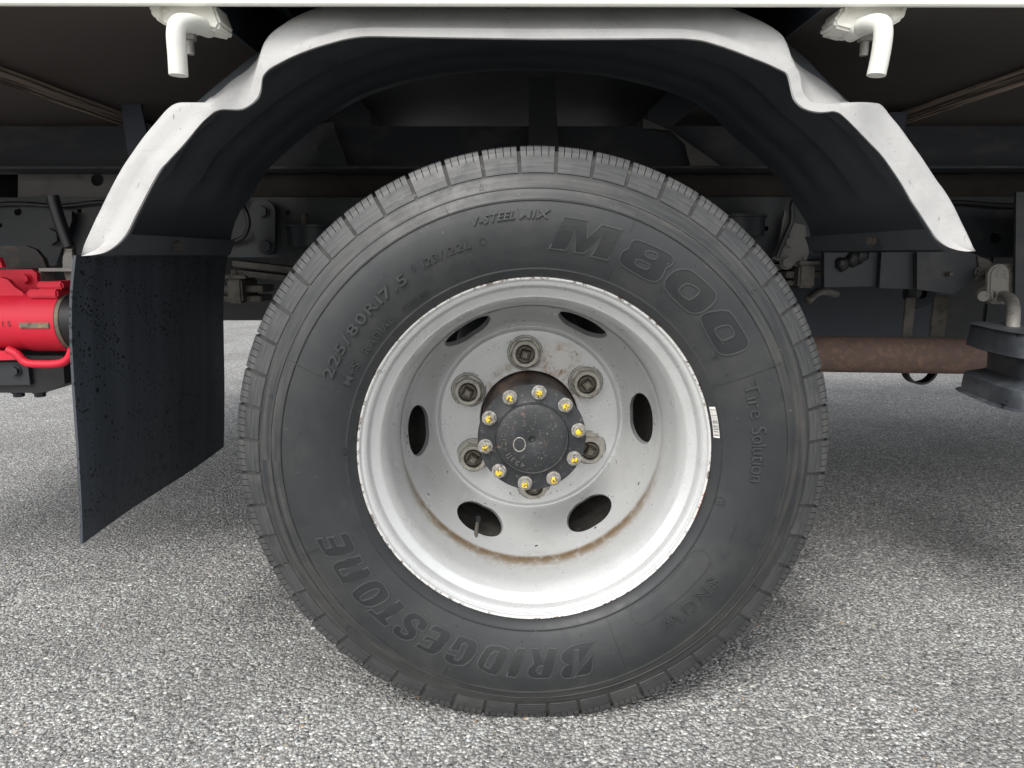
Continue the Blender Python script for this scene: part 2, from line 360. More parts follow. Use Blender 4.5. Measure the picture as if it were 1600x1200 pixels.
def plate(name, poly, y0, y1, mat, parent, bev=.0015, px=True, holes=()):
    """polygon traced at depth y0 and given thickness to y1; holes are real openings"""
    P = [at(x, y, y0) for x, y in poly] if px else [Vector((x, y0, z)) for x, z in poly]
    H = [[at(cx+rr*math.cos(2*PI*k/16), cy+rr*math.sin(2*PI*k/16), y0) for k in range(16)] for cx, cy, rr in holes]
    loops = [P]+H; flat = [q for l in loops for q in l]
    tris = tessellate_polygon([[Vector((q.x, q.z, 0)) for q in l] for l in loops])
    bm = bmesh.new(); F = [bm.verts.new(q) for q in flat]; B = [bm.verts.new((q.x, y1, q.z)) for q in flat]
    for t in tris:
        bm.faces.new([F[i] for i in t]); bm.faces.new([B[i] for i in reversed(t)])
    o = 0
    for l in loops:
        n = len(l)
        for i in range(n):
            j = (i+1) % n; bm.faces.new((F[o+i], F[o+j], B[o+j], B[o+i]))
        o += n
    return from_bm(name, bm, mat, parent)
def hexbolt(bm, c, d, r, h, washer=1.35):
    c, d = Vector(c), Vector(d).normalized()
    if washer: bm_cyl(bm, c, c+d*h*.25, r*washer, 16)
    bm_cyl(bm, c+d*h*.25*(washer > 0), c+d*h, r, 6)

# ------------------------------------------------------------------ ground
me = bpy.data.meshes.new('ground'); me.from_pydata([(-150, -150, 0), (150, -150, 0), (150, 300, 0), (-150, 300, 0)], [], [(0, 1, 2, 3)])
g = link('ground', me, M['asphalt']); g['kind'] = 'structure'; g['label'] = 'worn grey asphalt of the yard with its stones exposed'

def stones():
    # stones bedded in the asphalt, densest near the camera
    pts = []
    def field(x0, x1, y0, y1, d):
        nx, ny = int((x1-x0)/d), int((y1-y0)/d)
        gx, gy = np.meshgrid(np.linspace(x0, x1, nx), np.linspace(y0, y1, ny))
        q = np.stack([gx.ravel(), gy.ravel()], 1)+rng.normal(0, d*.38, (nx*ny, 2)); return q
    Q = np.concatenate([field(-1.0, 1.0, -.32, .42, .0046), field(-1.7, 1.7, .42, 1.15, .0070)])
    n = len(Q); ns = 5
    rad = np.clip(rng.lognormal(math.log(.0020), .42, n), .0009, .0060)
    ell = rng.uniform(.6, 1.0, n); rot = rng.uniform(0, PI, n)
    hgt = rad*rng.uniform(.06, .28, n)
    ang = (np.arange(ns)/ns*2*PI)[None, :]+rng.normal(0, .2, (n, ns)); rr = rad[:, None]*rng.uniform(.75, 1.12, (n, ns))
    def ring(sc, z):
        x = np.cos(ang)*rr*sc; y = np.sin(ang)*rr*sc*ell[:, None]
        c, s = np.cos(rot)[:, None], np.sin(rot)[:, None]
        return np.stack([Q[:, :1]+x*c-y*s, Q[:, 1:]+x*s+y*c, z], 2)
    lo = ring(1.0, np.full((n, ns), -.0008))
    hi = ring(.84, hgt[:, None]*rng.uniform(.55, 1.3, (n, ns)))
    V = np.concatenate([lo, hi], 1).reshape(-1, 3)
    b = (np.arange(n)*2*ns)[:, None]
    k = np.arange(ns); k2 = (k+1) % ns
    quads = np.stack([k, k2, ns+k2, ns+k], 1)[None]+b[:, :, None]
    quads = quads.reshape(-1, 4); tops = (ns+k)[None]+b
    me = bpy.data.meshes.new('asphalt_stones')
    me.vertices.add(len(V)); me.vertices.foreach_set('co', V.astype(np.float32).ravel())
    nl = quads.size+tops.size
    me.loops.add(nl); me.loops.foreach_set('vertex_index', np.concatenate([quads.ravel(), tops.ravel()]).astype(np.int32))
    npoly = len(quads)+n; me.polygons.add(npoly)
    st = np.concatenate([np.arange(len(quads))*4, quads.size+np.arange(n)*ns]).astype(np.int32)
    me.polygons.foreach_set('loop_start', st)
    me.update(calc_edges=True); me.validate()
    t = np.clip(rng.lognormal(math.log(.33), .30, n), .1, .7)
    br = rng.random(n) < .15; t[br] = rng.uniform(.45, .70, br.sum())
    dk = rng.random(n) < .08; t[dk] = rng.uniform(.06, .14, dk.sum())
    rad = np.where(br, rad*.9, rad)
    warm = rng.normal(1.0, .03, n)
    col = np.stack([t*warm, t, t*(2-warm)*.96, np.ones(n)], 1)
    od = rng.random(n) < .0012; col[od] = (.5, .27, .1, 1)
    od = rng.random(n) < .002; col[od] = (.52, .44, .25, 1)
    a = me.color_attributes.new('tone', 'FLOAT_COLOR', 'POINT')
    a.data.foreach_set('color', np.repeat(col, 2*ns, 0).astype(np.float32).ravel())
    o = link('asphalt_stones', me, M['stone']); o['kind'] = 'stuff'
    o['label'] = 'pale and dark stones bedded in the asphalt surface'
    o['category'] = 'stones'
stones()
# fine crack in the asphalt, right of the wheel
cr = []
for x, y in ((1420, 668), (1455, 685), (1500, 712), (1540, 732), (1575, 748), (1640, 778)):
    d = at(x, y, 1); o_ = Vector((CX, CY, CZ)); d = d-o_; t = -CZ/d.z; cr.append(o_+d*t)
cr = smooth_path(cr, 4); bm = bmesh.new(); prev = None
for i, q in enumerate(cr):
    w = .0030+.0020*random.random(); q = q+Vector((random.uniform(-.003, .003), random.uniform(-.003, .003), .0042-q.z))
    a_, b_ = bm.verts.new(q+Vector((0, -w, 0))), bm.verts.new(q+Vector((0, w, 0)))
    if prev: bm.faces.new((prev[0], a_, b_, prev[1]))
    prev = (a_, b_)
o = from_bm('ground_crack', bm, simple('crack dirt', (.02, .02, .02), .9)); o['kind'] = 'structure'

# ------------------------------------------------------------------ the truck
T = empty('flatbed_truck'); T['category'] = 'truck'
T['label'] = 'white flatbed truck on dual rear wheels with a white arched fender and red outrigger'

# ---- wheel profiles (radius, depth from the flange plane)
def spline(pts, sub=6):
    return [(q.x, q.y) for q in smooth_path([(r, y, 0) for r, y in pts], sub)]
SIDE = spline([(.2375, .006), (.2405, -.002), (.2445, -.0075), (.2485, -.0115)], 3)[:-1] + \
       [(.2485, -.0115), (.2492, -.0126), (.2500, -.0126), (.2506, -.0120)] + \
       spline([(.2512, -.0120), (.262, -.0172), (.28, -.0232), (.30, -.0262), (.318, -.0258), (.3325, -.0232)], 6) + \
       [(.3330, -.0246), (.3342, -.0246), (.3348, -.0226)] + spline([(.3352, -.0222), (.342, -.0198), (.3475, -.0173)], 3) + \
       [(.3480, -.0180), (.3490, -.0178), (.3495, -.0162)] + spline([(.3500, -.0160), (.356, -.0132), (.366, -.0090)], 3)
_sr = np.array([q[0] for q in SIDE]); _sy = np.array([q[1] for q in SIDE])
def ys(r): return float(np.interp(r, _sr, _sy))
BACK = [(.3668, -.0080), (.370, -.0072), (.377, -.0048), (.386, -.0012), (.3935, .0040), (.3955, .0085), (.3955, .044),
        (.391, .052), (.4005, .053), (.4015, .056), (.4015, .078), (.4005, .081), (.390, .082), (.390, .091), (.4005, .092), (.4015, .095),
        (.4015, .112), (.4005, .115), (.390, .116), (.390, .125), (.4005, .126), (.4015, .130), (.4015, .186), (.398, .192)]
REAR = [(.366, .209), (.3475, .216), (.318, .225), (.28, .222), (.25, .208), (.2375, .19)]
INN = [(.2225, .18), (.2225, .02)]

def bulge(x, z):
    # the loaded sidewall swells a little above the contact patch
    r = math.hypot(x, z); a = math.atan2(z, x)+PI/2; a = (a+PI) % (2*PI)-PI
    t = min(max((r-.25)/.06, 0), 1)*min(max((.366-r)/.03, 0), 1)
    return -.0055*math.exp(-(a/.5)**2)*t
wheel = empty('wheel', (0, 0, Z0), T)
v, f = lathe_y(SIDE+BACK+REAR+INN, 240, True)
v = [(x, y+(bulge(x, z) if y < .05 else 0), z) for x, y, z in v]
tyre = pyd('tyre', v, f, M['tyre'], wheel, smooth=True, sharp=38)
tyre.data.materials.append(M['groove'])
nprof = len(SIDE+BACK+REAR+INN); lo_, hi_ = len(SIDE)-1, len(SIDE)+6
mi = np.zeros(len(tyre.data.polygons), np.int32); cy = np.zeros(len(tyre.data.polygons)*3, np.float32)
tyre.data.polygons.foreach_get('center', cy); cy = cy.reshape(-1, 3); rr = np.hypot(cy[:, 0], cy[:, 2])
mi[(rr > .366) & (cy[:, 1] > -.0082) & (cy[:, 1] < .05)] = 1
tyre.data.polygons.foreach_set('material_index', mi)

# tread blocks: shoulder lugs with four sipes each
def block_mesh():
    half = math.radians(3.1)
    FULL = [(.3660, -.0075), (.3674, -.0090), (.376, -.0066), (.386, -.0026), (.3945, .0012), (.3995, .0042), (.4015, .0085), (.4015, .043), (.386, .044), (.366, .010)]
    CUT = [(.3660, -.0075), (.3674, -.0090), (.376, -.0066), (.386, -.0026), (.3882, -.0014), (.3890, .0042), (.3895, .0085), (.3895, .043), (.386, .044), (.366, .010)]
    st = [(-half, FULL)]
    for fr in (.17, .39, .61, .83):
        a = -half+2*half*fr; w = math.radians(.075)
        st += [(a-w, FULL), (a-w, CUT), (a+w, CUT), (a+w, FULL)]
    st += [(half, FULL)]
    v, f = [], []
    for a, pr in st:
        for r, y in pr: v.append((r*math.sin(a), y, r*math.cos(a)))
    k = len(FULL)
    for i in range(len(st)-1):
        if st[i][0] == st[i+1][0]:
            for q in (3, 4, 5, 6): f.append((i*k+q, i*k+q+1, (i+1)*k+q+1, (i+1)*k+q))
            continue
        for q in range(k): f.append((i*k+q, i*k+(q+1) % k, (i+1)*k+(q+1) % k, (i+1)*k+q))
    f.append(tuple(range(k))); f.append(tuple((len(st)-1)*k+q for q in reversed(range(k))))
    return v, f
v, f = block_mesh()
b0 = pyd('tread_block', v, f, M['block'], wheel)
NB = 52
def spin(o, a): o.rotation_euler = (0, a, 0)
for i in range(NB):
    o = b0 if i == 0 else b0.copy()
    if i: C.objects.link(o)
    spin(o, 2*PI*i/NB+math.radians(7.26))

# ---- raised lettering on the sidewall
def on_wall(x, z, h=0.0):
    r = math.hypot(x, z); return (x, ys(r)-h+bulge(x, z), z)
def px_wall(px, py):
    Y = -.026
    for _ in range(5):
        q = at(px, py, Y); Y = ys(math.hypot(q.x, q.z-Z0))
    return (q.x, q.z-Z0)
def chaikin(L, n=2):
    for _ in range(n):
        o = []
        for i in range(len(L)):
            a, b = L[i], L[(i+1) % len(L)]
            o += [(a[0]*.75+b[0]*.25, a[1]*.75+b[1]*.25), (a[0]*.25+b[0]*.75, a[1]*.25+b[1]*.75)]
        L = o
    return L
def ridge(bm, loop, w, h, closed=True):
    """a raised bead along a path on the sidewall"""
    n = len(loop); rows = []
    for i in range(n):
        a = loop[i-1] if (closed or i) else loop[i]; b = loop[(i+1) % n] if (closed or i < n-1) else loop[i]; c = loop[i]
        t1 = Vector((c[0]-a[0], c[1]-a[1])); t2 = Vector((b[0]-c[0], b[1]-c[1]))
        if t1.length < 1e-9: t1 = t2
        if t2.length < 1e-9: t2 = t1
        t1.normalize(); t2.normalize(); t = t1+t2
        if t.length < .2: t = t1
        t.normalize(); nn = Vector((-t.y, t.x)); k = min(1/max(abs(t.dot(t1)), .5), 1.6)
        rows.append([bm.verts.new(on_wall(c[0]+nn.x*w*s*k, c[1]+nn.y*w*s*k, hh)) for s, hh in ((-.62, -.0006), (-.32, h), (.32, h), (.62, -.0006))])
    for i in range(n if closed else n-1):
        A, B = rows[i], rows[(i+1) % n]
        for q in range(3): bm.faces.new((A[q], A[q+1], B[q+1], B[q]))
    if not closed:
        bm.faces.new(rows[0]); bm.faces.new(rows[-1][::-1])
def fill(bm, loops, h, step=.006):
    """surface patch inside loops, following the sidewall"""
    b = bmesh.new(); flat = [q for l in loops for q in l]
    V = [b.verts.new((q[0], 0, q[1])) for q in flat]
    for t in tessellate_polygon([[Vector((q[0], q[1], 0)) for q in l] for l in loops]):
        try: b.faces.new([V[i] for i in t])
        except ValueError: pass
    xs = [q[0] for q in flat]; zs = [q[1] for q in flat]
    for lo, hi, no in ((min(xs), max(xs), (1, 0, 0)), (min(zs), max(zs), (0, 0, 1))):
        q = lo+step
        while q < hi:
            bmesh.ops.bisect_plane(b, geom=b.verts[:]+b.edges[:]+b.faces[:], plane_co=(q, 0, q), plane_no=no); q += step
    bd = [e for e in b.edges if e.is_boundary]
    for q in b.verts: q.co = on_wall(q.co.x, q.co.z, h)
    if h > .0004:
        mp = {}
        for e in bd:
            for q in e.verts:
                if q not in mp: mp[q] = b.verts.new(on_wall(q.co.x, q.co.z, -.0006))
        for e in bd: b.faces.new((e.verts[0], e.verts[1], mp[e.verts[1]], mp[e.verts[0]]))
    t = bpy.data.meshes.new('t'); b.to_mesh(t); b.free(); bm.from_mesh(t); bpy.data.meshes.remove(t)
def outline_letter(loops, w=.0026, h=.0011, shade_fill=True):
    loops = [[px_wall(*q) for q in l] for l in loops]
    bm = bmesh.new()
    for l in loops: ridge(bm, l, w, h)
    o = from_bm('raised_letter', bm, M['letter'], wheel)
    if shade_fill:
        me = o.data; me.materials.append(M['hatch_shade'])
        b = bmesh.new(); fill(b, loops, .00025); bmesh.ops.recalc_face_normals(b, faces=b.faces)
        # knurling is not modelled: the darker fill colour holds its groove shade
        xs = [q[0] for l in loops for q in l]; zs = [q[1] for l in loops for q in l]
        t = bpy.data.meshes.new('t'); b.to_mesh(t); b.free()
        for pl in t.polygons: pl.material_index = 0
        b2 = bmesh.new(); b2.from_mesh(me); k0 = len(b2.faces); b2.from_mesh(t); b2.faces.ensure_lookup_table()
        for fc in b2.faces[k0:]: fc.material_index = 1
        b2.to_mesh(me); b2.free(); bpy.data.meshes.remove(t)
        for pl in me.polygons:
            if pl.normal.y > 0: pl.flip()
        me.update()
    return o
def sc(l, s, ox, oy): return [(x/s+ox, y/s+oy) for x, y in l]
# M 8 0 0
outline_letter([sc([(340,520),(550,75),(875,130),(872,368),(1075,185),(1360,265),(1150,685),(920,630),(1095,335),(820,590),(695,575),(710,255),(575,550)], 8.89, 820, 330)])
o6 = (3.53, 960, 280)
outline_letter([chaikin(sc([(130,330),(305,410),(330,440),(318,475),(285,488),(278,510),(255,555),(220,570),(180,560),(40,480),(20,445),(42,400),(78,385),(82,372),(95,340)], *o6)),
                chaikin(sc([(200,395),(240,415),(235,437),(215,447),(165,423),(172,400)], *o6)), chaikin(sc([(132,440),(195,470),(192,490),(170,503),(112,472),(115,450)], *o6))])
outline_letter([chaikin(sc([(400,495),(435,508),(545,605),(565,640),(555,680),(490,735),(440,745),(395,730),(278,615),(272,570),(310,520),(350,497)], *o6)),
                chaikin(sc([(405,570),(465,605),(470,630),(420,668),(398,665),(353,625),(360,598)], *o6))])
outline_letter([chaikin(sc([(500,735),(610,720),(648,738),(735,880),(742,910),(725,942),(640,972),(590,970),(555,945),(475,790),(473,758)], *o6)),
                chaikin(sc([(560,820),(620,803),(642,812),(662,850),(655,870),(600,893),(582,886),(551,840)], *o6))])
# B R I D G E S T O N E
o6b = (8, 760, 970); o5b = (7.5, 600, 920); o4b = (7.5, 480, 820)
def crn(l): return chaikin(l, 1)
outline_letter([sc([(1355,245),(1220,262),(1130,280),(1060,303),(1000,335),(950,380),(930,425),(935,465),(955,500),(985,520),(1030,522),(990,540),(955,575),(932,615),(930,650),(945,680),(985,695),(1050,692),(1090,358),(1150,348),(1143,545)], *o6b)])
outline_letter([sc([(1330,395),(1312,600),(1295,630),(1258,650),(1130,670),(1075,690)], *o6b)])
outline_letter([sc([(545,330),(650,330),(712,505),(770,325),(880,335),(790,690),(630,695),(560,680),(520,650),(512,615),(530,565),(590,515)], *o6b), sc([(625,605),(640,565),(675,545),(708,540),(680,635),(645,635)], *o6b)])
outline_letter([sc([(380,325),(490,330),(370,685),(250,665)], *o6b)])
outline_letter([chaikin([(750,1043),(746,1038),(746,1032),(756,1016),(761,1009),(770,1006),(781,1007.5)],1)[:-4]+[(781,1007.5),(796,1012.5),(775.6,1052.5),(762,1049.5)], [(757,1038),(765,1042),(780,1017),(773,1016),(766,1021)]])
outline_letter([sc([(880,545),(1000,570),(1080,600),(1105,650),(1092,725),(1040,800),(985,853),(920,885),(820,880),(745,845),(708,790),(730,738),(840,772),(820,812),(868,825),(912,800),(980,660),(955,628),(915,645),(880,725),(768,700)], *o5b)])
outline_letter([sc([(360,670),(410,630),(522,685),(580,612),(458,590),(505,540),(622,592),(665,520),(540,470),(590,425),(635,425),(765,485),(795,530),(785,580),(640,740),(580,765),(530,755)], *o5b)])
outline_letter([chaikin(sc([(150,415),(108,470),(115,510),(170,570),(260,605),(345,590),(392,530),(385,470),(330,405),(330,370),(370,358),(415,375),(418,400),(372,440),(430,488),(480,490),(525,420),(512,370),(440,310),(370,272),(300,280),(240,330),(218,390),(250,460),(290,510),(265,532),(215,518),(195,490),(232,455)], *o5b), 1)])
outline_letter([sc([(700,1010),(760,990),(812,1040),(832,1040),(1085,880),(1165,960),(925,1105),(980,1165),(915,1190)], *o4b)])
outline_letter([chaikin(sc([(530,790),(640,700),(760,650),(850,655),(905,700),(965,805),(955,865),(830,940),(740,968),(650,945),(555,870),(525,825)], *o4b)), chaikin(sc([(615,850),(700,790),(805,745),(860,765),(800,835),(700,882),(645,890)], *o4b))])
outline_letter([sc([(425,700),(300,505),(305,470),(360,430),(620,355),(665,440),(380,530),(425,600),(715,495),(770,580)], *o4b)])
outline_letter([sc([(105,170),(180,156),(225,280),(292,262),(235,153),(312,138),(360,250),(445,240),(385,106),(460,94),(492,112),(572,280),(545,327),(270,380),(205,345)], *o4b)])

# lettering from the built-in typeface, bent round the wheel (clockwise, tops outwards)
_gc = {}
def glyph(ch, offset):
    if (ch, offset) in _gc: return _gc[(ch, offset)]
    cu = bpy.data.curves.new('t', 'FONT'); cu.body = ch; cu.size = 1; cu.offset = offset; cu.resolution_u = 4; cu.fill_mode = 'FRONT'
    ob = bpy.data.objects.new('t', cu); C.objects.link(ob); dg = bpy.context.evaluated_depsgraph_get(); dg.update()
    me = ob.evaluated_get(dg).to_mesh()
    V = [(q.co.x, q.co.y) for q in me.vertices]; F = [tuple(pl.vertices) for pl in me.polygons]
    ob.evaluated_get(dg).to_mesh_clear(); bpy.data.objects.remove(ob); bpy.data.curves.remove(cu)
    _gc[(ch, offset)] = (V, F); return V, F
CAP = max(q[1] for q in glyph('H', 0.0)[0])
def words(text, r0, h, th0, th1, shear=0.0, offset=.01, raise_=.0009, each=True, wide=None, name='raised_letter', outlined=False, gap=.12):
    raise_ *= 2.1
    # text from angle th0 to th1 (degrees) with its foot on radius r0 and capitals h tall
    s = h/CAP; rm = r0+h/2
    items = []; u = 0
    for ch in text:
        if ch == ' ': u += .32; continue
        V, F = glyph(ch, offset); x0 = min(q[0] for q in V); x1 = max(q[0] for q in V)
        items.append((V, F, u-x0)); u += x1-x0+gap
    total = u-gap; span = math.radians(th0-th1)*rm; k = span/total
    joined = None if each else bmesh.new()
    for V, F, du in items:
        def mp(q, hh):
            a = math.radians(th0)-((q[0]+du)*k+q[1]*s*shear)/rm; r = r0+q[1]*s
            return (r*math.cos(a), ys(r)-hh+bulge(r*math.cos(a), r*math.sin(a)), r*math.sin(a))
        b = bmesh.new(); W_ = [b.verts.new((q[0], q[1], 0)) for q in V]
        for fc in F:
            try: b.faces.new([W_[i] for i in fc])
            except ValueError: pass
        bmesh.ops.remove_doubles(b, verts=b.verts, dist=1e-5)
        bd = [e for e in b.edges if e.is_boundary]
        if outlined:
            # only the bead round each letter
            pairs = {}
            for e in bd: pairs.setdefault(e.verts[0], []).append(e.verts[1]); pairs.setdefault(e.verts[1], []).append(e.verts[0])
            seen = set(); loops = []
            for q in list(pairs):
                if q in seen: continue
                l = [q]; seen.add(q)
                while True:
                    nx = [t for t in pairs[l[-1]] if t not in seen]
                    if not nx: break
                    l.append(nx[0]); seen.add(nx[0])
                loops.append([(mp((t.co.x, t.co.y), 0)[0], mp((t.co.x, t.co.y), 0)[2]) for t in l])
            b.free(); b = bmesh.new()
            for l in loops: ridge(b, l, .0015, raise_)
        else:
            mb = {}
            for e in bd:
                for q in e.verts:
                    if q not in mb: mb[q] = b.verts.new(mp((q.co.x, q.co.y), -.0006))
            low = set(mb.values())
            for q in b.verts:
                if q not in low: q.co = mp((q.co.x, q.co.y), raise_)
            for e in bd: b.faces.new((e.verts[0], e.verts[1], mb[e.verts[1]], mb[e.verts[0]]))
        if each: from_bm(name, b, M['letter'], wheel)
        else:
            bmesh.ops.recalc_face_normals(b, faces=b.faces)
            t = bpy.data.meshes.new('t'); b.to_mesh(t); b.free(); joined.from_mesh(t); bpy.data.meshes.remove(t)
    if not each: from_bm(name, joined, M['letter'], wheel)
words('V-STEEL', .3115, .0098, 105.1, 95.0, .38, .02, .0011)
words('MIX', .3115, .0098, 93.9, 87.4, .3, .02, .0011)
words('225/80R17.5', .2836, .0125, 157.0, 124.2, .0, .018, .0013)
words('123/122L', .2875, .0095, 119.2, 106.3, .12, .0, .0010)
words('M+S', .2600, .0092, 157.2, 150.2, .0, .012, .0010)
words('RADIAL', .2575, .0092, 146.6, 134.0, .0, .012, .0010)
words('TUBELESS', .2568, .0062, 130.6, 121.6, .0, .0, .0008, each=False, name='raised_lettering')
words('Tire', .2855, .0185, 20.8, 11.4, .0, -.005, .0012, gap=.1)
words('Solution', .2850, .0185, 9.0, -5.6, .0, -.005, .0012, gap=.08)
words('SNOW', .2890, .0150, -34.2, -53.4, .0, .012, .0011, outlined=True, gap=.3)
words('K1507', .2480, .0060, -180.6, -186.2+2.2, .0, .0, .0008, each=False, name='raised_lettering')
words('Z', .2655, .006, 31.6, 30.2, .0, .0, .0008, each=False, name='raised_lettering')
words('B', .2535, .0055, -13.0, -14.4, .0, .01, .0008, each=False, name='raised_lettering')
def poly_arc(r0, z0, rad, n=20): return [(r0+rad*math.cos(2*PI*k/n), z0+rad*math.sin(2*PI*k/n)) for k in range(n)]
def polxz(r, d): return (r*math.cos(math.radians(d)), r*math.sin(math.radians(d)))
bm = bmesh.new(); cx_, cz_ = polxz(.2565, -13.6); ridge(bm, poly_arc(cx_, cz_, .0062), .0013, .0008); from_bm('raised_mark', bm, M['tyre'], wheel)
bm = bmesh.new(); cx_, cz_ = polxz(.2905, 103.1); ridge(bm, poly_arc(cx_, cz_, .0042, 14), .0013, .0008); from_bm('raised_mark', bm, M['tyre'], wheel)
bm = bmesh.new(); cx_, cz_ = polxz(.2935, 121.4); ridge(bm, [(cx_-.003, cz_), (cx_, cz_+.005), (cx_+.003, cz_), (cx_, cz_-.005)], .0013, .0008); from_bm('raised_mark', bm, M['tyre'], wheel)
# stadium-shaped bead above SNOW
st = chaikin(sc([(800,105),(890,72),(980,95),(1045,190),(1040,270),(860,480),(700,640),(520,790),(240,985),(180,1010),(90,980),(35,890),(45,800),(90,760),(400,560),(600,370)], 8, 980, 850), 2)
bm = bmesh.new(); ridge(bm, [px_wall(*q) for q in st], .0012, .0006); from_bm('raised_mark', bm, M['tyre'], wheel)
# mould lines
for ra, rb, d1, d2 in ((.345, .2965, 156.9, 157.3), (.3465, .317, 68.5, 68.4), (.267, .2512, 69.3, 69.1), (.345, .2512, 22.3, 22.7), (.3415, .314, -157.7, -157.4),
                       (.263, .2512, -158.6, -158.2), (.2559, .2512, -112.9, -113.3), (.342, .3155, -112.4, -112.3), (.337, .2512, -67.0, -66.3), (.336, .31, -21.6, -21.7),
                       (.306, .306, -17.8, -23.8), (.285, .286, -17.8, -23.6), (.262, .2512, 113.2, 112.6), (.275, .2655, 155.2, 155.6), (.344, .3285, 109.2, 108.6)):
    bm = bmesh.new()
    L = [polxz(ra+(rb-ra)*t/8, d1+(d2-d1)*t/8) for t in range(9)]
    ridge(bm, L, .0012, .0007, False); from_bm('mould_line', bm, M['tyre'], wheel)
# small wear arrows on the shoulder and mould pips
for d in (101, 38.5, -31, -137, 166):
    bm = bmesh.new(); cx_, cz_ = polxz(.3555, d); e = Vector((cx_, cz_)).normalized(); s_ = Vector((-e.y, e.x))
    tri = [Vector((cx_, cz_))+e*.004, Vector((cx_, cz_))-e*.003+s_*.0026, Vector((cx_, cz_))-e*.003-s_*.0026]
    ridge(bm, [tuple(q) for q in tri], .0011, .0006); from_bm('wear_mark', bm, M['tyre'], wheel)
bm = bmesh.new()
for k in range(46):
    d = random.uniform(0, 360); r = random.choice((.272, .308, .322, .262, .341)); x, z = polxz(r, d); h_ = random.uniform(.0006, .0016)
    b_ = on_wall(x, z, -.0003); t_ = on_wall(x, z, h_); bm_cyl(bm, b_, t_, .0008, 6, .0005)
o = from_bm('mould_pips', bm, M['tyre'], wheel); o['kind'] = 'stuff'

# barcode sticker on the tyre bead
def on_bead(r, d, h): x, z = polxz(r, d); return (x, ys(r)-h, z)
bm = bmesh.new(); rows = []
for k in range(15):
    d = 16.4-10.1*k/14; rows.append([bm.verts.new(on_bead(q, d, .0012)) for q in (.2412, .2448, .2472)])
for A, B in zip(rows, rows[1:]):
    for q in range(2): bm.faces.new((A[q], A[q+1], B[q+1], B[q]))
stk = from_bm('barcode_sticker', bm, M['sticker'], wheel)
bm = bmesh.new()
for k in range(22):
    d = 15.6-8.6*k/21; w = random.choice((.05, .09, .14))
    q = [bm.verts.new(on_bead(r, dd, .0015)) for r, dd in ((.2416, d-w), (.2468, d-w), (.2468, d+w), (.2416, d+w))]; bm.faces.new(q)
me = stk.data; b2 = bmesh.new(); b2.from_mesh(me); k0 = len(b2.faces); t = bpy.data.meshes.new('t'); bm.to_mesh(t); bm.free(); b2.from_mesh(t); b2.faces.ensure_lookup_table()
me.materials.append(M['ink'])
for fc in b2.faces[k0:]: fc.material_index = 1
b2.to_mesh(me); b2.free()
for pl in me.polygons:
    if pl.normal.y > 0: pl.flip()

# ---- rim: barrel and disc with six hand holes
BARREL = [(.2320, .012), (.2385, .008), (.2396, .004), (.2395, .0012), (.2385, -.0008), (.2368, -.0008), (.2352, .0010), (.2342, .0036), (.2325, .0042), (.2300, .0050), (.2275, .0080),
          (.2255, .0122), (.2246, .0150), (.2239, .0166), (.2222, .0180), (.2150, .0224), (.2134, .0237), (.2114, .0262), (.2050, .0385), (.2010, .0540), (.1985, .0740), (.1972, .090), (.1960, .100), (.1945, .104)]
BACKB = [(.194, .112), (.200, .16), (.214, .175), (.2225, .18), (.236, .184), (.2365, .187), (.225, .186), (.21, .18), (.2, .165)]
v, f = lathe_y(spline(BARREL, 3)+[(.196, .125), (.199, .16), (.214, .172), (.2225, .178), (.2365, .181), (.2365, .185), (.220, .184)], 192)
rim = pyd('rim', v, f, M['rim'], wheel, smooth=True, sharp=50)
DISC = [(.1948, .101), (.1935, .112), (.1925, .130), (.1905, .150), (.1865, .168), (.1800, .184), (.1720, .198), (.1640, .2090), (.1580, .2165), (.1535, .2200), (.1505, .2185), (.1480, .2160), (.1450, .2150), (.1200, .2150), (.0840, .2150), (.0832, .2156), (.0832, .2300)]
DP = spline(DISC, 3)
HOLE0 = 3.0
na = 288
NA = na; v = []; f = []
k = len(DP)
# hand holes: rounded openings centred on the wall of the dish
L_ = [0]
for i in range(1, k): L_.append(L_[-1]+math.hypot(DP[i][0]-DP[i-1][0], DP[i][1]-DP[i-1][1]))
def hole_pos(i, a):
    da = min(abs((a-math.radians(HOLE0+60*q)+PI) % (2*PI)-PI) for q in range(6))
    return da
# s-coordinate along the dish of the hole centre and its half sizes
iC = min(range(k), key=lambda i: abs(DP[i][0]-.1822)+abs(DP[i][1]-.179)); SC = L_[iC]
HU, HS = .0405, .0325                        # half length round the wheel, half width along the dish
def inside(i, a):
    da = hole_pos(i, a); u = da*.178; s = L_[i]-SC
    hx = max(u-(HU-HS), 0); return math.hypot(hx, s)-HS
# dense parameter mesh, then cut exactly along the hole contour
bm = bmesh.new()
DP2 = []
for i in range(k-1):
    n_ = max(1, int((L_[i+1]-L_[i])/.0035))
    for q in range(n_): t = q/n_; DP2.append((DP[i][0]+(DP[i+1][0]-DP[i][0])*t, DP[i][1]+(DP[i+1][1]-DP[i][1])*t))
DP2.append(DP[-1])
L2 = [0]
for i in range(1, len(DP2)): L2.append(L2[-1]+math.hypot(DP2[i][0]-DP2[i-1][0], DP2[i][1]-DP2[i-1][1]))
def pos_s(s, a):
    r = float(np.interp(s, L2, [q[0] for q in DP2])); y = float(np.interp(s, L2, [q[1] for q in DP2]))
    return Vector((r*math.cos(a), y, r*math.sin(a)))
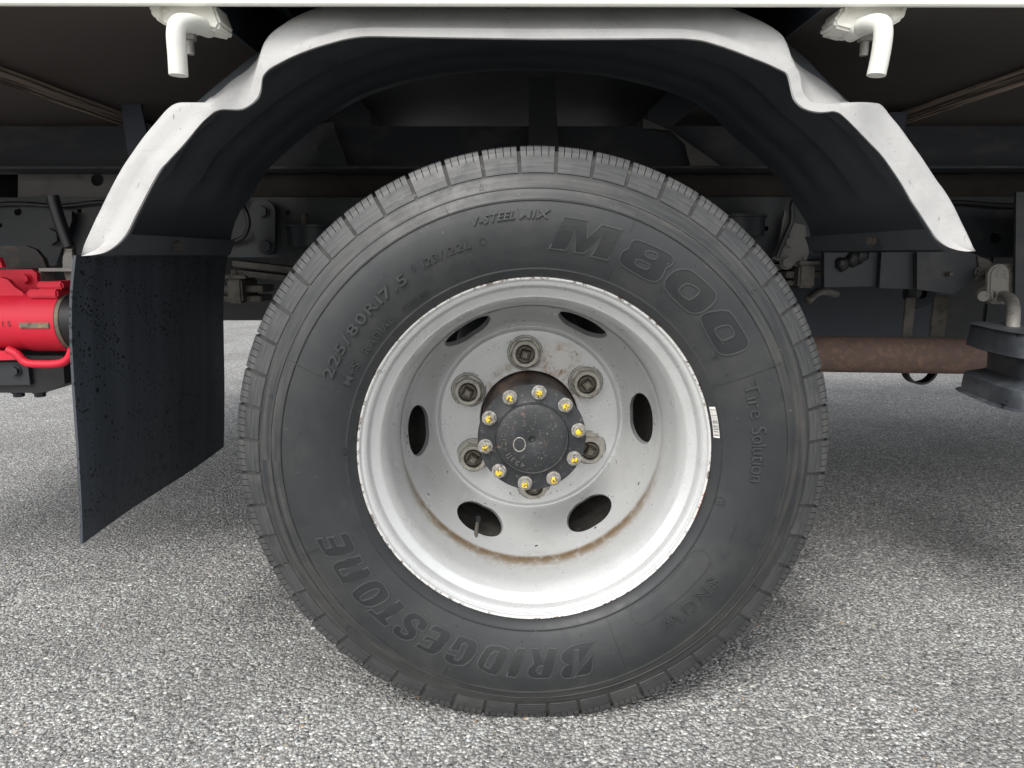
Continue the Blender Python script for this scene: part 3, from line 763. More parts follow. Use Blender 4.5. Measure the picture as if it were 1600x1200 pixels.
# sector of 60 degrees round each hole: strips outside the hole window, and a ring mesh between window and hole
WIN_S, WIN_A = HS+.004, (HU+.007)/.178
rows_in = [s for s in L2 if s < SC-WIN_S-.001]+[SC-WIN_S]
rows_out = [SC+WIN_S]+[s for s in L2 if s > SC+WIN_S+.001]
nA = 240
for rows in (rows_in, rows_out):
    R = [[bm.verts.new(pos_s(s, 2*PI*q/nA)) for q in range(nA)] for s in rows]
    for A, B in zip(R, R[1:]):
        for q in range(nA): bm.faces.new((A[q], A[(q+1) % nA], B[(q+1) % nA], B[q]))
ns_ = 64
for h in range(6):
    c0 = math.radians(HOLE0+60*h)
    # web between this window and the next
    a0, a1 = c0+WIN_A, c0+math.radians(60)-WIN_A; na_ = 12
    G = [[bm.verts.new(pos_s(SC-WIN_S+2*WIN_S*i/ns_, a0+(a1-a0)*j/na_)) for j in range(na_+1)] for i in range(ns_+1)]
    for i in range(ns_):
        for j in range(na_): bm.faces.new((G[i][j], G[i][j+1], G[i+1][j+1], G[i+1][j]))
    # window ring
    nr = 216; rings = []
    phs = [2*PI*q/nr for q in range(nr)]; cor = math.atan2(WIN_S, WIN_A*.178)
    for cq in (cor, PI-cor, PI+cor, 2*PI-cor):
        phs[min(range(nr), key=lambda q: abs(phs[q]-cq))] = cq
    for t in (1.0, .72, .45, .2, .06, .0):
        ring_ = []
        for q in range(nr):
            ph = phs[q]; cu, cs = math.cos(ph), math.sin(ph)
            # stadium contour
            lo, hi = 0, .08
            for _ in range(26):
                md = (lo+hi)/2; hx = max(abs(cu*md)-(HU-HS), 0)
                if math.hypot(hx, cs*md) < HS: lo = md
                else: hi = md
            sq = min(WIN_A*.178/max(abs(cu), 1e-6), WIN_S/max(abs(cs), 1e-6))
            d = lo+(sq-lo)*t
            ring_.append(bm.verts.new(pos_s(SC+cs*d, c0+cu*d/.178)))
        rings.append(ring_)
    # turn the lip in: a thickness wall behind the hole
    for dep in (.0015, .012):
        ring_ = []
        for q, bv in enumerate(rings[5]):
            e = Vector((math.cos(c0), 0, math.sin(c0))); nrm = Vector((-.55*math.cos(c0), -.83, -.55*math.sin(c0)))
            ring_.append(bm.verts.new(bv.co-nrm*dep*(1 if dep > .005 else .8)+(e*0)))
        rings.append(ring_)
    for A, B in zip(rings, rings[1:]):
        for q in range(nr): bm.faces.new((A[q], A[(q+1) % nr], B[(q+1) % nr], B[q]))
bmesh.ops.remove_doubles(bm, verts=bm.verts, dist=2e-5)
disc_o = from_bm('wheel_disc', bm, M['rim'], wheel, smooth=True, sharp=55)

# ---- hub
v, f = lathe_y([(.055, .30), (.078, .30), (.0785, .216), (.0770, .205), (.0755, .15), (.0765, .112), (.0785, .1065), (.0785, .104)], 96)
hub = pyd('hub_barrel', v, f, M['hubrust'], wheel, smooth=True, sharp=40)
v, f = lathe_y([(.0783, .1045), (.0800, .1030), (.0803, .0945), (.0792, .0930), (.0560, .0926), (.0548, .0918), (.0541, .0892), (.0530, .0880), (.0515, .0885), (.0500, .0878), (.0440, .0862), (.0300, .0852), (.0065, .0848), (.0052, .0856), (.0042, .0895), (.0001, .0905)], 96)
cap = pyd('hub_cap', v, f, M['hub'], wheel, smooth=True, sharp=35)
# cast marks on the cap
def cap_text(text, r0, h, th0, th1, yy):
    s = h/CAP; u = 0; items = []
    for ch in text:
        if ch == ' ': u += .1; continue
        V, F = glyph(ch, .012); x0 = min(q[0] for q in V); x1 = max(q[0] for q in V); items.append((V, F, u-x0)); u += x1-x0+.22
    span = math.radians(th0-th1)*(r0+h/2); kk = span/(u-.22)
    for V, F, du in items:
        b = bmesh.new(); top = []; bot = []
        for q in V:
            # feet outwards, reading against the clock
            a = math.radians(th0)-((q[0]+du)*kk)/(r0+h/2); r = r0-q[1]*s*-1
            top.append(b.verts.new((r*math.cos(a), yy-.0009, r*math.sin(a)))); bot.append(b.verts.new((r*math.cos(a), yy+.002, r*math.sin(a))))
        for fc in F:
            try: b.faces.new([top[i] for i in fc])
            except ValueError: pass
        for e in [e for e in b.edges if e.is_boundary]:
            i, j = top.index(e.verts[0]), top.index(e.verts[1]); b.faces.new((top[i], top[j], bot[j], bot[i]))
        from_bm('raised_number', b, M['castedge'], wheel)
cap_text('42311 4210', .0385, .0068, -105, -193, .0852)
def cap_flat(ch, x, z, h, yy):
    V, F = glyph(ch, .012); s = h/CAP; b = bmesh.new()
    top = [b.verts.new((x+q[0]*s, yy-.0009, z+q[1]*s)) for q in V]; bot = [b.verts.new((x+q[0]*s, yy+.002, z+q[1]*s)) for q in V]
    for fc in F: b.faces.new([top[i] for i in fc])
    for e in [e for e in b.edges if e.is_boundary]:
        i, j = top.index(e.verts[0]), top.index(e.verts[1]); b.faces.new((top[i], top[j], bot[j], bot[i]))
    from_bm('raised_number', b, M['castedge'], wheel)
cap_flat('5', -.0145, .0205, .008, .0848)
bm = bmesh.new(); pts = [(-.0185+.0088*math.cos(t*PI/12), .0848, -.0075+.0105*math.sin(t*PI/12)) for t in range(25)]
bm_tube(bm, pts, .0009, 6); from_bm('cast_ring', bm, M['bolt'], wheel, smooth=True)
# bolts round the cap, with flaking yellow paint
def bolt_mesh():
    bm = bmesh.new()
    bm_cyl(bm, (0, .0005, 0), (0, -.0028, 0), .0108, 20); bm_cyl(bm, (0, -.0028, 0), (0, -.0098, 0), .0096, 6, .0090); bm_cyl(bm, (0, -.0098, 0), (0, -.0118, 0), .0072, 16, .0064)
    for q in bm.verts: q.co += Vector((random.uniform(-1, 1), random.uniform(-1, 1), random.uniform(-1, 1)))*.0003
    return bm
bb = None
for i in range(10):
    a = math.radians(82-.27-36*i); loc = (.0700*math.cos(a), .0930, .0700*math.sin(a))
    if bb is None:
        bb = from_bm('hub_bolt', bolt_mesh(), M['bolt'], wheel, loc)
        bm = bmesh.new(); bm_cyl(bm, (0, -.0112, 0), (0, -.0128, 0), .0056, 16, .0045); bm_cyl(bm, (0, -.0128, 0), (0, -.0132, 0), .0045, 16, .003)
        yy0 = from_bm('paint_dab', bm, M['yellow'], wheel, loc); o1, o2 = bb, yy0
    else:
        o1, o2 = bb.copy(), yy0.copy(); C.objects.link(o1); C.objects.link(o2)
    o1.location = loc; o2.location = loc
    o1.rotation_euler = (random.uniform(-.05, .05), random.uniform(0, PI), random.uniform(-.05, .05)); o2.rotation_euler = (0, random.uniform(0, 6), 0)
# lug nuts with square-headed studs
def nut_mesh():
    bm = bmesh.new()
    def lt(pr, n=28):
        v, f = lathe_y(pr, n); V = [bm.verts.new(q) for q in v]
        for q in f: bm.faces.new([V[i] for i in q])
    lt([(.0180, .2160), (.0258, .2155), (.0264, .2135), (.0260, .2115), (.0245, .2100), (.0180, .2095)])
    # hexagon, chamfered, open in the middle
    hexr = .0243
    for (r0, r1, y0, y1) in ((hexr, hexr, .2100, .1975), (hexr, hexr*.84, .1975, .1925)):
        A = [bm.verts.new((r0*math.cos(PI/3*q), y0, r0*math.sin(PI/3*q))) for q in range(6)]; B = [bm.verts.new((r1*math.cos(PI/3*q), y1, r1*math.sin(PI/3*q))) for q in range(6)]
        for q in range(6): bm.faces.new((A[q], A[(q+1) % 6], B[(q+1) % 6], B[q]))
    lt([(.0205, .1926), (.0180, .1926), (.0160, .1929), (.0150, .1945), (.0148, .2060), (.0100, .2062)])
    return bm
def stud_mesh():
    bm = bmesh.new(); bm_cyl(bm, (0, .21, 0), (0, .1955, 0), .0138, 20, .0128)
    b = [bm.verts.new((.0118*math.cos(PI/4+PI/2*q)*1.0, .1956, .0118*math.sin(PI/4+PI/2*q))) for q in range(4)]
    t = [bm.verts.new((.0085*math.cos(PI/4+PI/2*q), .1845, .0085*math.sin(PI/4+PI/2*q))) for q in range(4)]
    for q in range(4): bm.faces.new((b[q], b[(q+1) % 4], t[(q+1) % 4], t[q]))
    bm.faces.new(t)
    return bm
nb = None
for i, a in enumerate((90, 150, 210, 270, 330, 30)):
    a = math.radians(a+3.7); loc = (.111*math.cos(a), 0, .111*math.sin(a))
    if nb is None:
        nb = from_bm('lug_nut', nut_mesh(), M['nut'], wheel, loc, True, 30); sb = from_bm('wheel_stud', stud_mesh(), M['stud'], wheel, loc)
        bm = bmesh.new()
        for (x0, x1, z0, z1) in ((-.0026, -.0019, -.0032, .0032), (.0019, .0026, -.0032, .0032), (-.0019, .0019, .0026, .0032), (-.0019, .0019, -.0003, .0003), (-.0019, .0019, -.0032, -.0026)):
            bm_box(bm, x0, x1, .1839, .1848, z0, z1)
        mk = from_bm('stud_mark', bm, M['nut'], wheel, loc); trio = (nb, sb, mk)
    else:
        trio = (nb.copy(), sb.copy(), mk.copy())
        for o in trio: C.objects.link(o)
    rt = random.uniform(0, PI)
    for o in trio: o.location = loc
    trio[0].rotation_euler = (0, rt, 0); rt2 = random.uniform(.2, 1.3); trio[1].rotation_euler = (0, rt2, 0); trio[2].rotation_euler = (0, rt2, 0)
# valve stem at the lower left hand hole
va, vb = at(741, 852, .118), at(746, 817, .168)
off = Vector((0, 0, Z0))
cyl('valve_stem', va-off, vb-off, .0036, M['spring'], wheel, 12, .0031); cyl('valve_cap', vb-off+(va-vb)*.02, vb-off+(vb-va)*.25, .0043, M['handle'], wheel, 10)

# stamped figures on the barrel
def barrel_text(text, y0, h, th0, th1):
    rr_ = np.array([q[0] for q in BARREL][::-1]); yy_ = np.array([q[1] for q in BARREL][::-1])
    br = sorted([(y, r) for r, y in BARREL[7:]]); by = [q[0] for q in br]; brr = [q[1] for q in br]
    s = h/CAP; u = 0; items = []
    for ch in text:
        if ch == ' ': u += .5; continue
        V, F = glyph(ch, .0); x0 = min(q[0] for q in V); x1 = max(q[0] for q in V); items.append((V, F, u-x0)); u += x1-x0+.2
    span = math.radians(th1-th0)*.21; kk = span/(u-.2); bm = bmesh.new()
    for V, F, du in items:
        W_ = []
        for q in V:
            y = y0-q[1]*s*.8; r = float(np.interp(y, by, brr))-.0006; a = math.radians(th0)+((q[0]+du)*kk)/.21
            W_.append(bm.verts.new((r*math.cos(a), y-.0003, r*math.sin(a))))
        for fc in F: bm.faces.new([W_[i] for i in fc])
    from_bm('stamped_figures', bm, M['rim'], wheel)
barrel_text('7 150-102', .032, .008, -29, -19)
barrel_text('2 135', .036, .007, -43, -36)

# ---- inner wheel of the pair and the pair on the far side
w2 = empty('wheel', (0, .245, Z0), T)
M['shade_rim'] = simple('shade-dark inner rim', (.085, .08, .07), .55, .2, [((.03, .026, .022), 30, .45, .7, .8), ((.2, .19, .17), 70, .6, .72, .6)], (80, .2))  # inner rim coloured dark to paint in the shade behind the hand holes
SIMPLE = [(.2375, .012), (.25, -.010), (.28, -.023), (.318, -.0255), (.3475, -.0165), (.366, -.006), (.388, .004), (.4015, .010), (.4015, .19), (.39, .2), (.366, .209), (.318, .225), (.28, .222), (.25, .208), (.2375, .19)]
v, f = lathe_y(SIMPLE+[(.2225, .18), (.2225, .02)], 96, True); pyd('tyre', v, f, M['tyre'], w2, smooth=True, sharp=50)
v, f = lathe_y([(.2320, .012), (.2390, .004), (.2360, .001), (.2243, .015), (.2140, .030), (.2090, .05), (.1970, .085), (.1950, .105), (.205, .15), (.2225, .178), (.2365, .181), (.2365, .185), (.222, .186), (.19, .12), (.2, .06), (.22, .02), (.232, .012)], 96); pyd('rim', v, f, M['shade_rim'], w2, smooth=True, sharp=50)
v, f = lathe_y([(.160, .0), (.154, -.008), (.148, -.012), (.09, -.013), (.09, -.004), (.148, -.003), (.157, .004)], 72); pyd('wheel_disc', v, f, M['frame'], w2, smooth=True, sharp=50)  # dark paint here also stands in for shade behind the holes
for yy in (1.55, 1.795):
    w3 = empty('wheel', (0, yy, Z0), T)
    for ch in list(w2.children):
        o = ch.copy(); C.objects.link(o); o.parent = w3
cyl('axle_housing', (0, .3, Z0), (0, 1.8, Z0), .065, M['frame'], T, 24)
v, f = lathe_y([(.07, -.19), (.12, -.15), (.17, -.06), (.18, 0), (.17, .06), (.12, .15), (.07, .19)], 40)
pyd('differential', v, f, M['frame'], T, (0, 1.02, Z0), True, 50)

# ------------------------------------------------------------------ fender
ST = [  # (lip foot, crease, outer edge, depth of the outer edge) surveyed along the arch, left foot to right foot
 ((127.5,400),(127.2,399.5),(127,399),.004),((150,398.5),(145,394),(132,382),.006),((168,394),(160,385),(140,364),.008),((186,382),(175,370),(149,344),.01),((201,364),(187,351),(157,328),.012),
 ((216,334),(201,322),(170,301),.012),((249,272),(226,273),(190,264),.012),((265,252),(241,256),(208,237),.012),((289,226),(266,230),(226,212),.012),((315,194),(293,203),(247,187),.012),
 ((328,182),(308,184),(262,170),.012),((336,176),(320,171),(277,161),.012),((345,172.5),(330,164.5),(300,160),.012),((352,172),(337,161),(320,160),.014),
 ((360,172.5),(348,158.8),(331,150),.084),((373,173),(362,157.8),(343,139),.084),((382,171),(376,155),(358,124),.084),((390,167),(386,150),(374,110),.084),((398,161),(391,142),(386,100),.084),((405,153),(395,130),(396,92),.084),((409,142),(397,120),(404,86),.084),
 ((410,132),(400,111),(407,83),.014),((412,121),(405,102),(410,73),.014),((421,110),(417,94),(415,63),.014),((436,101),(432,86),(424,52),.015),((455,91),(449,78),(438,41),.016),((485,79),(477,65),(462,26),.02),((517,69),(510,55),(490,14),.026),((545,62),(540,47),(525,4),.034),((575,58.5),(570,43.5),(560,-2),.042),
 ((620,59),(618,43.5),(610,-6),.05),((700,60.5),(700,44),(700,-8),.05),((820,62.5),(820,45),(820,-8),.05),((950,62.5),(950,45),(950,-8),.05),((1050,62),(1050,45),(1055,-5),.046),
 ((1078,63),(1083,47.5),(1100,-2),.04),((1102,66.5),(1110,52),(1125,5),.034),((1144,80),(1150,65),(1170,24),.022),((1170,90),(1178,76.5),(1195,36),.018),((1196,100),(1204,88),(1214,48),.016),((1213,108),(1224,97),(1225,59),.014),((1225,114),(1237,103),(1232,74),.014),((1230,120),(1244,107),(1236,88),.014),
 ((1232,127),(1248,112),(1239,90),.084),((1234,136),(1250.5,121),(1248,96),.084),((1236,146),(1252,131),(1259,103),.084),((1240,157),(1255,144),(1272,112),.084),((1249,167),(1261,153),(1286,123),.084),((1260,173),(1270,160),(1300,136),.084),((1277,177),(1285,162),(1312,147),.084),((1290,176.5),(1297,162.5),(1323,158),.084),
 ((1301,175),(1309,163),(1328,160),.014),((1311,178),(1316,168),(1345,159.5),.012),((1322,187),(1328,179),(1364,160.5),.012),((1337,202),(1343,193),(1377,164),.012),((1357,223),(1362,211),(1391,181),.012),((1377,244),(1383,233),(1406,199),.012),((1392,265),(1400,254),(1424,224),.012),((1406,286),(1416,276),(1442,249),.012),
 ((1421,312),(1434,302),(1463,281),.012),((1436,335),(1449,326),(1477,300),.012),((1451,358),(1463,348),(1490,322),.01),((1462,374),(1478,366),(1501,345),.01),((1475,384),(1490,380),(1510,363),.008),((1490,390),(1502,387),(1517,378),.006),((1508,393),(1514,391),(1521,387),.005),((1524,392),(1524,391.5),(1524,391),.004)]
# denser stations, interpolated in the place itself
FY = -.024
def dense(ST, sub=4):
    out = []
    def at(x, y, Y, _at=globals()['at']): return _at(x, y, Y+FY)
    A = [[at(*s[0], .010), at(*s[0], .0012), at((s[0][0]*.85+s[1][0]*.15), (s[0][1]*.85+s[1][1]*.15), -.0008), at(*s[1], .0006), at(s[1][0]*.93+s[2][0]*.07, s[1][1]*.93+s[2][1]*.07, .0036+.12*(s[3]-.006)),
          at(s[1][0]*.62+s[2][0]*.38, s[1][1]*.62+s[2][1]*.38, .0028+.36*(s[3]-.006)), at(s[1][0]*.3+s[2][0]*.7, s[1][1]*.3+s[2][1]*.7, .0026+.66*(s[3]-.006)), at(s[1][0]*.06+s[2][0]*.94, s[1][1]*.06+s[2][1]*.94, s[3]-.004), at(*s[2], s[3]+.002)] for s in ST]
    folds = {i for i in range(len(ST)-1) if abs(ST[i][3]-ST[i+1][3]) > .03}
    for i in range(len(ST)-1):
        p1, p2 = A[i], A[i+1]
        p0 = A[i-1] if i and (i-1) not in folds else p1; p3 = A[i+2] if i+2 < len(A) and (i+1) not in folds else p2
        if i in folds:
            out.append(p1); continue
        for k in range(sub):
            t = k/sub
            out.append([.5*((2*b)+(c-a)*t+(2*a-5*b+4*c-d)*t*t+(3*b-a-3*c+d)*t**3) for a, b, c, d in zip(p0, p1, p2, p3)])
    out.append(A[-1]); return out
ROWS = dense(ST)
# back edge: the flange turns in behind its outer edge
mid = at(820, 330, 0)
v = []; f = []
for R_ in ROWS:
    o_ = R_[-1]; inw = Vector((mid.x-o_.x, 0, mid.z-o_.z)).normalized()
    v += [tuple(q) for q in R_]+[tuple(o_+inw*.0012+Vector((0, .004, 0))), tuple(o_+inw*.002+Vector((0, .010, 0)))]
k = len(ROWS[0])+2
for i in range(len(ROWS)-1):
    for q in range(k-1): f.append((i*k+q, i*k+q+1, (i+1)*k+q+1, (i+1)*k+q))
fender = pyd('fender', v, f, M['fender'], T, smooth=True, sharp=48)

# black liner: the tunnel of the wheel arch with pressed ribs
far = [(357,400),(360,378),(367,348),(378,326),(392,308),(414,270),(441,243),(475,213),(520,180),(580,148),(660,124),(740,113),(815,110),(890,113),(965,123),(1045,144),(1100,170),(1150,217),(1180,243),(1207,270),(1230,300),(1246,326),(1262,352),(1268,375),(1270,395)]
YF = .485
FA = smooth_path([at(x, y, YF) for x, y in far], 5)
def resample(P, n):
    d = [0]
    for a, b in zip(P, P[1:]): d.append(d[-1]+(b-a).length)
    o = []; j = 0
    for i in range(n):
        s = d[-1]*i/(n-1)
        while j < len(d)-2 and d[j+1] < s: j += 1
        t = (s-d[j])/max(d[j+1]-d[j], 1e-9); o.append(P[j].lerp(P[j+1], min(max(t, 0), 1)))
    return o
nL = 160
LIP = [R_[0]+Vector((0, 0, .0004)) for R_ in ROWS]; nL = len(LIP); FA = resample(FA, nL)
# match the lip and the arch by angle round the wheel opening
def ang(q): return math.atan2(q.z-.70, q.x-mid.x)
fa_a = np.array([ang(q) for q in FA]); fa_x = np.array([q.x for q in FA]); fa_z = np.array([q.z for q in FA])
order = np.argsort(fa_a)
def arch(a):
    return float(np.interp(a, fa_a[order], fa_x[order])), float(np.interp(a, fa_a[order], fa_z[order]))
DY = [.0, .012, .03, .05, .07, .09, .11, .125, .14, .155, .175, .2, .22, .24, .26, .28, .3, .33, .36, .39, .42, .44, .46, .485]
def rib(y, w):
    g = 0
    for c, s in ((.13, .016), (.225, .018), (.32, .018), (.41, .016)): g += math.exp(-((y-c)/s)**2)
    return g*w
v = []; f = []
aL = np.linspace(ang(FA[0]), ang(FA[-1]), nL)
la = [ang(q) for q in LIP]
for i, q in enumerate(LIP):
    a = ang(q); ax, az = arch(a)
    # ribs die out towards the feet
    foot = min(max((az-.735)/.05, 0), 1)
    for y in DY:
        t = min(y/.09, 1); t = t*t*(3-2*t)
        x = q.x*(1-t)+ax*t; z = q.z*(1-t)+az*t
        d = Vector((x-mid.x, 0, z-.70)).normalized(); o_ = rib(y, -.019*foot)
        v.append((x+d.x*o_, .011+FY+y*(YF-.011-FY)/.485, z+d.z*o_))
k = len(DY)
for i in range(nL-1):
    for q in range(k-1): f.append((i*k+q, i*k+q+1, (i+1)*k+q+1, (i+1)*k+q))
liner = pyd('fender_liner', v, f, M['liner'], fender, smooth=True, sharp=60)
# stiffening strips along the feet of the liner and rivets
a1, a2 = at(130, 399, -.008), at(355, 400, YF)
b1, b2 = at(1522, 392, -.008), at(1270, 393, YF)
for p1, p2, s in ((a1, a2, 1), (b1, b2, -1)):
    z_ = min(p1.z, p2.z); bm = bmesh.new()
    pr = [(p1+Vector((s*.006, .04, 0))), p2+Vector((s*.006, 0, 0))]
    for (A, B) in (pr,):
        for dz0, dz1, t in ((.002, .030, .004),):
            q = [Vector((A.x, A.y, z_+dz0)), Vector((B.x, B.y, z_+dz0)), Vector((B.x+s*.012, B.y, z_+dz1)), Vector((A.x+s*.014, A.y, z_+dz1))]
            F_ = [bm.verts.new(p) for p in q]; K_ = [bm.verts.new(p-Vector((s*t, 0, 0))) for p in q]
            bm.faces.new(F_); bm.faces.new(K_[::-1])
            for i in range(4): bm.faces.new((F_[i], F_[(i+1) % 4], K_[(i+1) % 4], K_[i]))
    from_bm('liner_strip', bm, M['liner'], fender)
for x, y, Y in ((484, 187, .44), (449, 217, .44), (1140, 188, .44), (1177, 218, .44), (280, 384, .2), (1470-110, 376, .2)):
    c = at(x, y, Y); e = Vector((mid.x-c.x, -.2, .70-c.z)).normalized(); bm = bmesh.new(); hexbolt(bm, c-e*.004, e, .0065, .007, 1.3); from_bm('liner_rivet', bm, M['spring'], fender)

# mud flap hanging from the left foot of the fender
edge = [(119,399),(115,436),(113,470),(112.6,500),(113.2,540),(115,585),(117.5,640),(120.5,700),(123.5,760),(126,805),(128,850)]
E_ = resample(smooth_path([at(x, y, .0) for x, y in edge], 4), 30); ny = 16; v = []; f = []
for th in (0, -.0035):
    for i, q in enumerate(E_):
        for j in range(ny):
            t = j/(ny-1); y = .488*t
            bow = .014*math.sin(t*PI)*math.sin(i/29*PI)-.003*math.cos(t*7+i*.15)*i/29
            v.append((q.x+bow+th, y, q.z+(.0)*t))
n0 = 30*ny
for i in range(29):
    for j in range(ny-1):
        a = i*ny+j; f.append((a, a+1, a+ny+1, a+ny)); f.append((n0+a, n0+a+ny, n0+a+ny+1, n0+a+1))
for i in range(29):
    a = i*ny; f.append((a, a+ny, n0+a+ny, n0+a)); a += ny-1; f.append((a, n0+a, n0+a+ny, a+ny))
for j in range(ny-1):
    a = j; f.append((a, n0+a, n0+a+1, a+1)); a = 29*ny+j; f.append((a, a+1, n0+a+1, n0+a))
pyd('mud_flap', v, f, M['flap'], T, smooth=True, sharp=60)

# ------------------------------------------------------------------ bed
ZB = .9452
bm = bmesh.new()
prof = [(-.0300, ZB+.0020), (-.0415, ZB-.0028), (-.0435, ZB-.0026), (-.0450, ZB-.0008), (-.0455, ZB+.0012), (-.0450, ZB+.0045), (-.0430, ZB+.010), (-.038, ZB+.019), (-.033, ZB+.030), (-.031, ZB+.16), (.02, ZB+.16), (.02, ZB+.125), (-.0285, ZB+.125), (-.0285, ZB+.001)]
XA, XB = -1.7, 3.2
A = [bm.verts.new((XA, y, z)) for y, z in prof]; B = [bm.verts.new((XB, y, z)) for y, z in prof]
for i in range(len(prof)): bm.faces.new((A[i], A[(i+1) % len(prof)], B[(i+1) % len(prof)], B[i]))
bm.faces.new(A); bm.faces.new(B[::-1]); from_bm('bed_side_rail', bm, M['bed_white'], T)
box('bed_side_gate', XA, XB, -.03, .005, ZB+.165, ZB+.52, M['bed_white'], T, .004)
xa, xb = at(311, 12, -.03).x, at(1291, 13, -.03).x
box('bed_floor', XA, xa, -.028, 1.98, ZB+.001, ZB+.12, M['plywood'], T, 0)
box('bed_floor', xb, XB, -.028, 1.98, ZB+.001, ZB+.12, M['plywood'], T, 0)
box('floor_plate', xa+.001, xb-.001, .3505, 1.975, ZB+.085, ZB+.118, M['frame'], T, 0)  # rear of the same plate, its deeper shade put into a darker colour
box('floor_plate', xa+.001, xb-.001, -.0275, .35, ZB+.085, ZB+.118, M['navy'], T, 0)
for x, sx in ((xa, 1), (xb, -1)):
    box('floor_edge_angle', min(x, x+sx*.0025), max(x, x+sx*.0025), -.0275, 1.0, ZB+.0005, ZB+.0845, M['navy'], T, 0)
    box('floor_rib', x+sx*.055-.004, x+sx*.055+.004, -.0275, .57, ZB+.045, ZB+.084, M['navy'], T, 0)
xl, xr = at(185, 190, .55).x, at(1415, 188, .55).x
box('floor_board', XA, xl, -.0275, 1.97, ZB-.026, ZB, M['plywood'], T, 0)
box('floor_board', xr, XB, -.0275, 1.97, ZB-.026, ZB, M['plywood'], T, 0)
box('board_edge', xl, xl+.0015, -.0275, 1.97, ZB-.0258, ZB-.0002, M['plyedge'], T, 0)
box('board_edge', xr-.0015, xr, -.0275, 1.97, ZB-.0258, ZB-.0002, M['plyedge'], T, 0)
# hooks for ropes under the rail
def hook(pts, plate_poly, plate_y, bolt, sgn, lab):
    e = empty('rope_hook', at(*plate_poly[0], -.0), T)
    base = e.location
    P = [at(x, y, Y) for x, y, Y in pts]
    def rel(o):
        o.parent = e; o.matrix_parent_inverse = Matrix.Translation(-base); return o
    bm = bmesh.new(); L = smooth_path(P, 8); bm_tube(bm, L, .0100, 18); rel(from_bm('hook_rod', bm, M['hook_white'], None, smooth=True, sharp=60))
    # pressed plate bolted under the rail
    q0 = [at(x, y, Y) for x, y, Y in plate_poly_3(plate_poly, plate_y)]
    bm = bmesh.new(); n = len(q0)
    F_ = [bm.verts.new(q) for q in q0]; B_ = [bm.verts.new(q+Vector((0, .042, .001))) for q in q0]
    bm.faces.new(F_); bm.faces.new(B_[::-1])
    for i in range(n): bm.faces.new((F_[i], F_[(i+1) % n], B_[(i+1) % n], B_[i]))
    bmesh.ops.recalc_face_normals(bm, faces=bm.faces); bmesh.ops.bevel(bm, geom=bm.edges[:], offset=.003, segments=2, affect='EDGES')
    rel(from_bm('hook_plate', bm, M['dirty_white'], None, smooth=True, sharp=60))
    c = at(bolt[0], bolt[1], bolt[2]); bm = bmesh.new()
    bm_cyl(bm, c+Vector((0, 0, .008)), c+Vector((0, 0, .0055)), .0105, 16); bm_cyl(bm, c+Vector((0, 0, .0055)), c-Vector((0, 0, .005)), .0085, 6)
    bm_cyl(bm, c-Vector((0, 0, .004)), c-Vector((0, 0, .021)), .0047, 12)
    for q in range(6): bm_cyl(bm, c-Vector((0, 0, .007+q*.0022)), c-Vector((0, 0, .0078+q*.0022)), .0053, 12)
    rel(from_bm('hook_bolt', bm, M['galv'], None, smooth=True, sharp=35))
def plate_poly_3(poly, Y): return [(x, y, Y) for x, y in poly]
hook([(325, 45, -.01), (309, 39, -.04), (291, 36, -.066), (279, 39, -.079), (275, 54, -.083), (277, 85, -.083), (279, 118, -.083)],
     [(230, 2), (232, 16), (240, 28), (258, 40), (300, 40), (338, 48), (345, 36), (338, 20), (332, 2)], -.030, (295, 56, -.005), 1, '')
hook([(1330, 52, -.01), (1348, 42, -.04), (1364, 37, -.066), (1377, 39, -.079), (1380, 54, -.083), (1376, 85, -.083), (1369, 118, -.083)],
     [(1318, 2), (1316, 16), (1304, 30), (1305, 42), (1335, 50), (1392, 41), (1412, 30), (1419, 16), (1421, 2)], -.030, (1352, 58, -.005), -1, '')

# ------------------------------------------------------------------ chassis
def zz(py, Y, px=800): return at(px, py, Y).z
YS, YR = .57, .60
# sub-frame sill with its bottom flange
bm = bmesh.new(); zt, zb = ZB-.0265, zz(264, YS, 100)
bm_box(bm, XA, XB, YS, YS+.006, zb, zt); bm_box(bm, XA, XB, YS-.045, YS-.0005, zb-.005, zb); bm_box(bm, XA, XB, YS+.0065, YS+.05, zb-.005, zb)
from_bm('subframe_sill', bm, M['primer'], T)
# timber packing between the sill and the chassis, and a grey box at the left
zr1 = zz(308, YR, 100); zr0 = zz(402, YR, 100)
box('packing_beam', -.62, XB, YR+.02, YR+.09, zr1+.001, zb-.006, simple('packing timber', (.03, .024, .018), .8, 0, [((.012, .011, .01), 20, .45, .7, .8)], (60, .2)), T)
gx0, gx1 = at(28, 300, YR+.02).x, at(330, 300, YR+.02).x
plate('spacer_box', [(28, 266), (28, 309), (330, 309), (330, 266)], YR+.02, YR+.03, M['greybox'], T, holes=[(152, 281, 10)])
# chassis rail: channel with holes
holes = [(28, 331, 6), (66, 335.5, 4.2), (124, 329.5, 3.6), (0, 352, 4), (1522, 320, 3), (1556, 372, 9), (450, 332, 4), (1197, 357, 4), (700, 350, 8), (900, 350, 8)]
poly = [(-420, 309), (-420, 402), (2300, 402), (2300, 309)]
plate('chassis_rail', poly, YR, YR+.007, M['frame'], T, holes=holes)
box('rail_flange', at(-420, 309, YR).x, at(2300, 309, YR).x, YR+.0075, YR+.075, zr1-.006, zr1, M['frame'], T)
box('rail_flange', at(-420, 309, YR).x, at(2300, 309, YR).x, YR+.0075, YR+.075, zr0, zr0+.006, M['frame'], T)
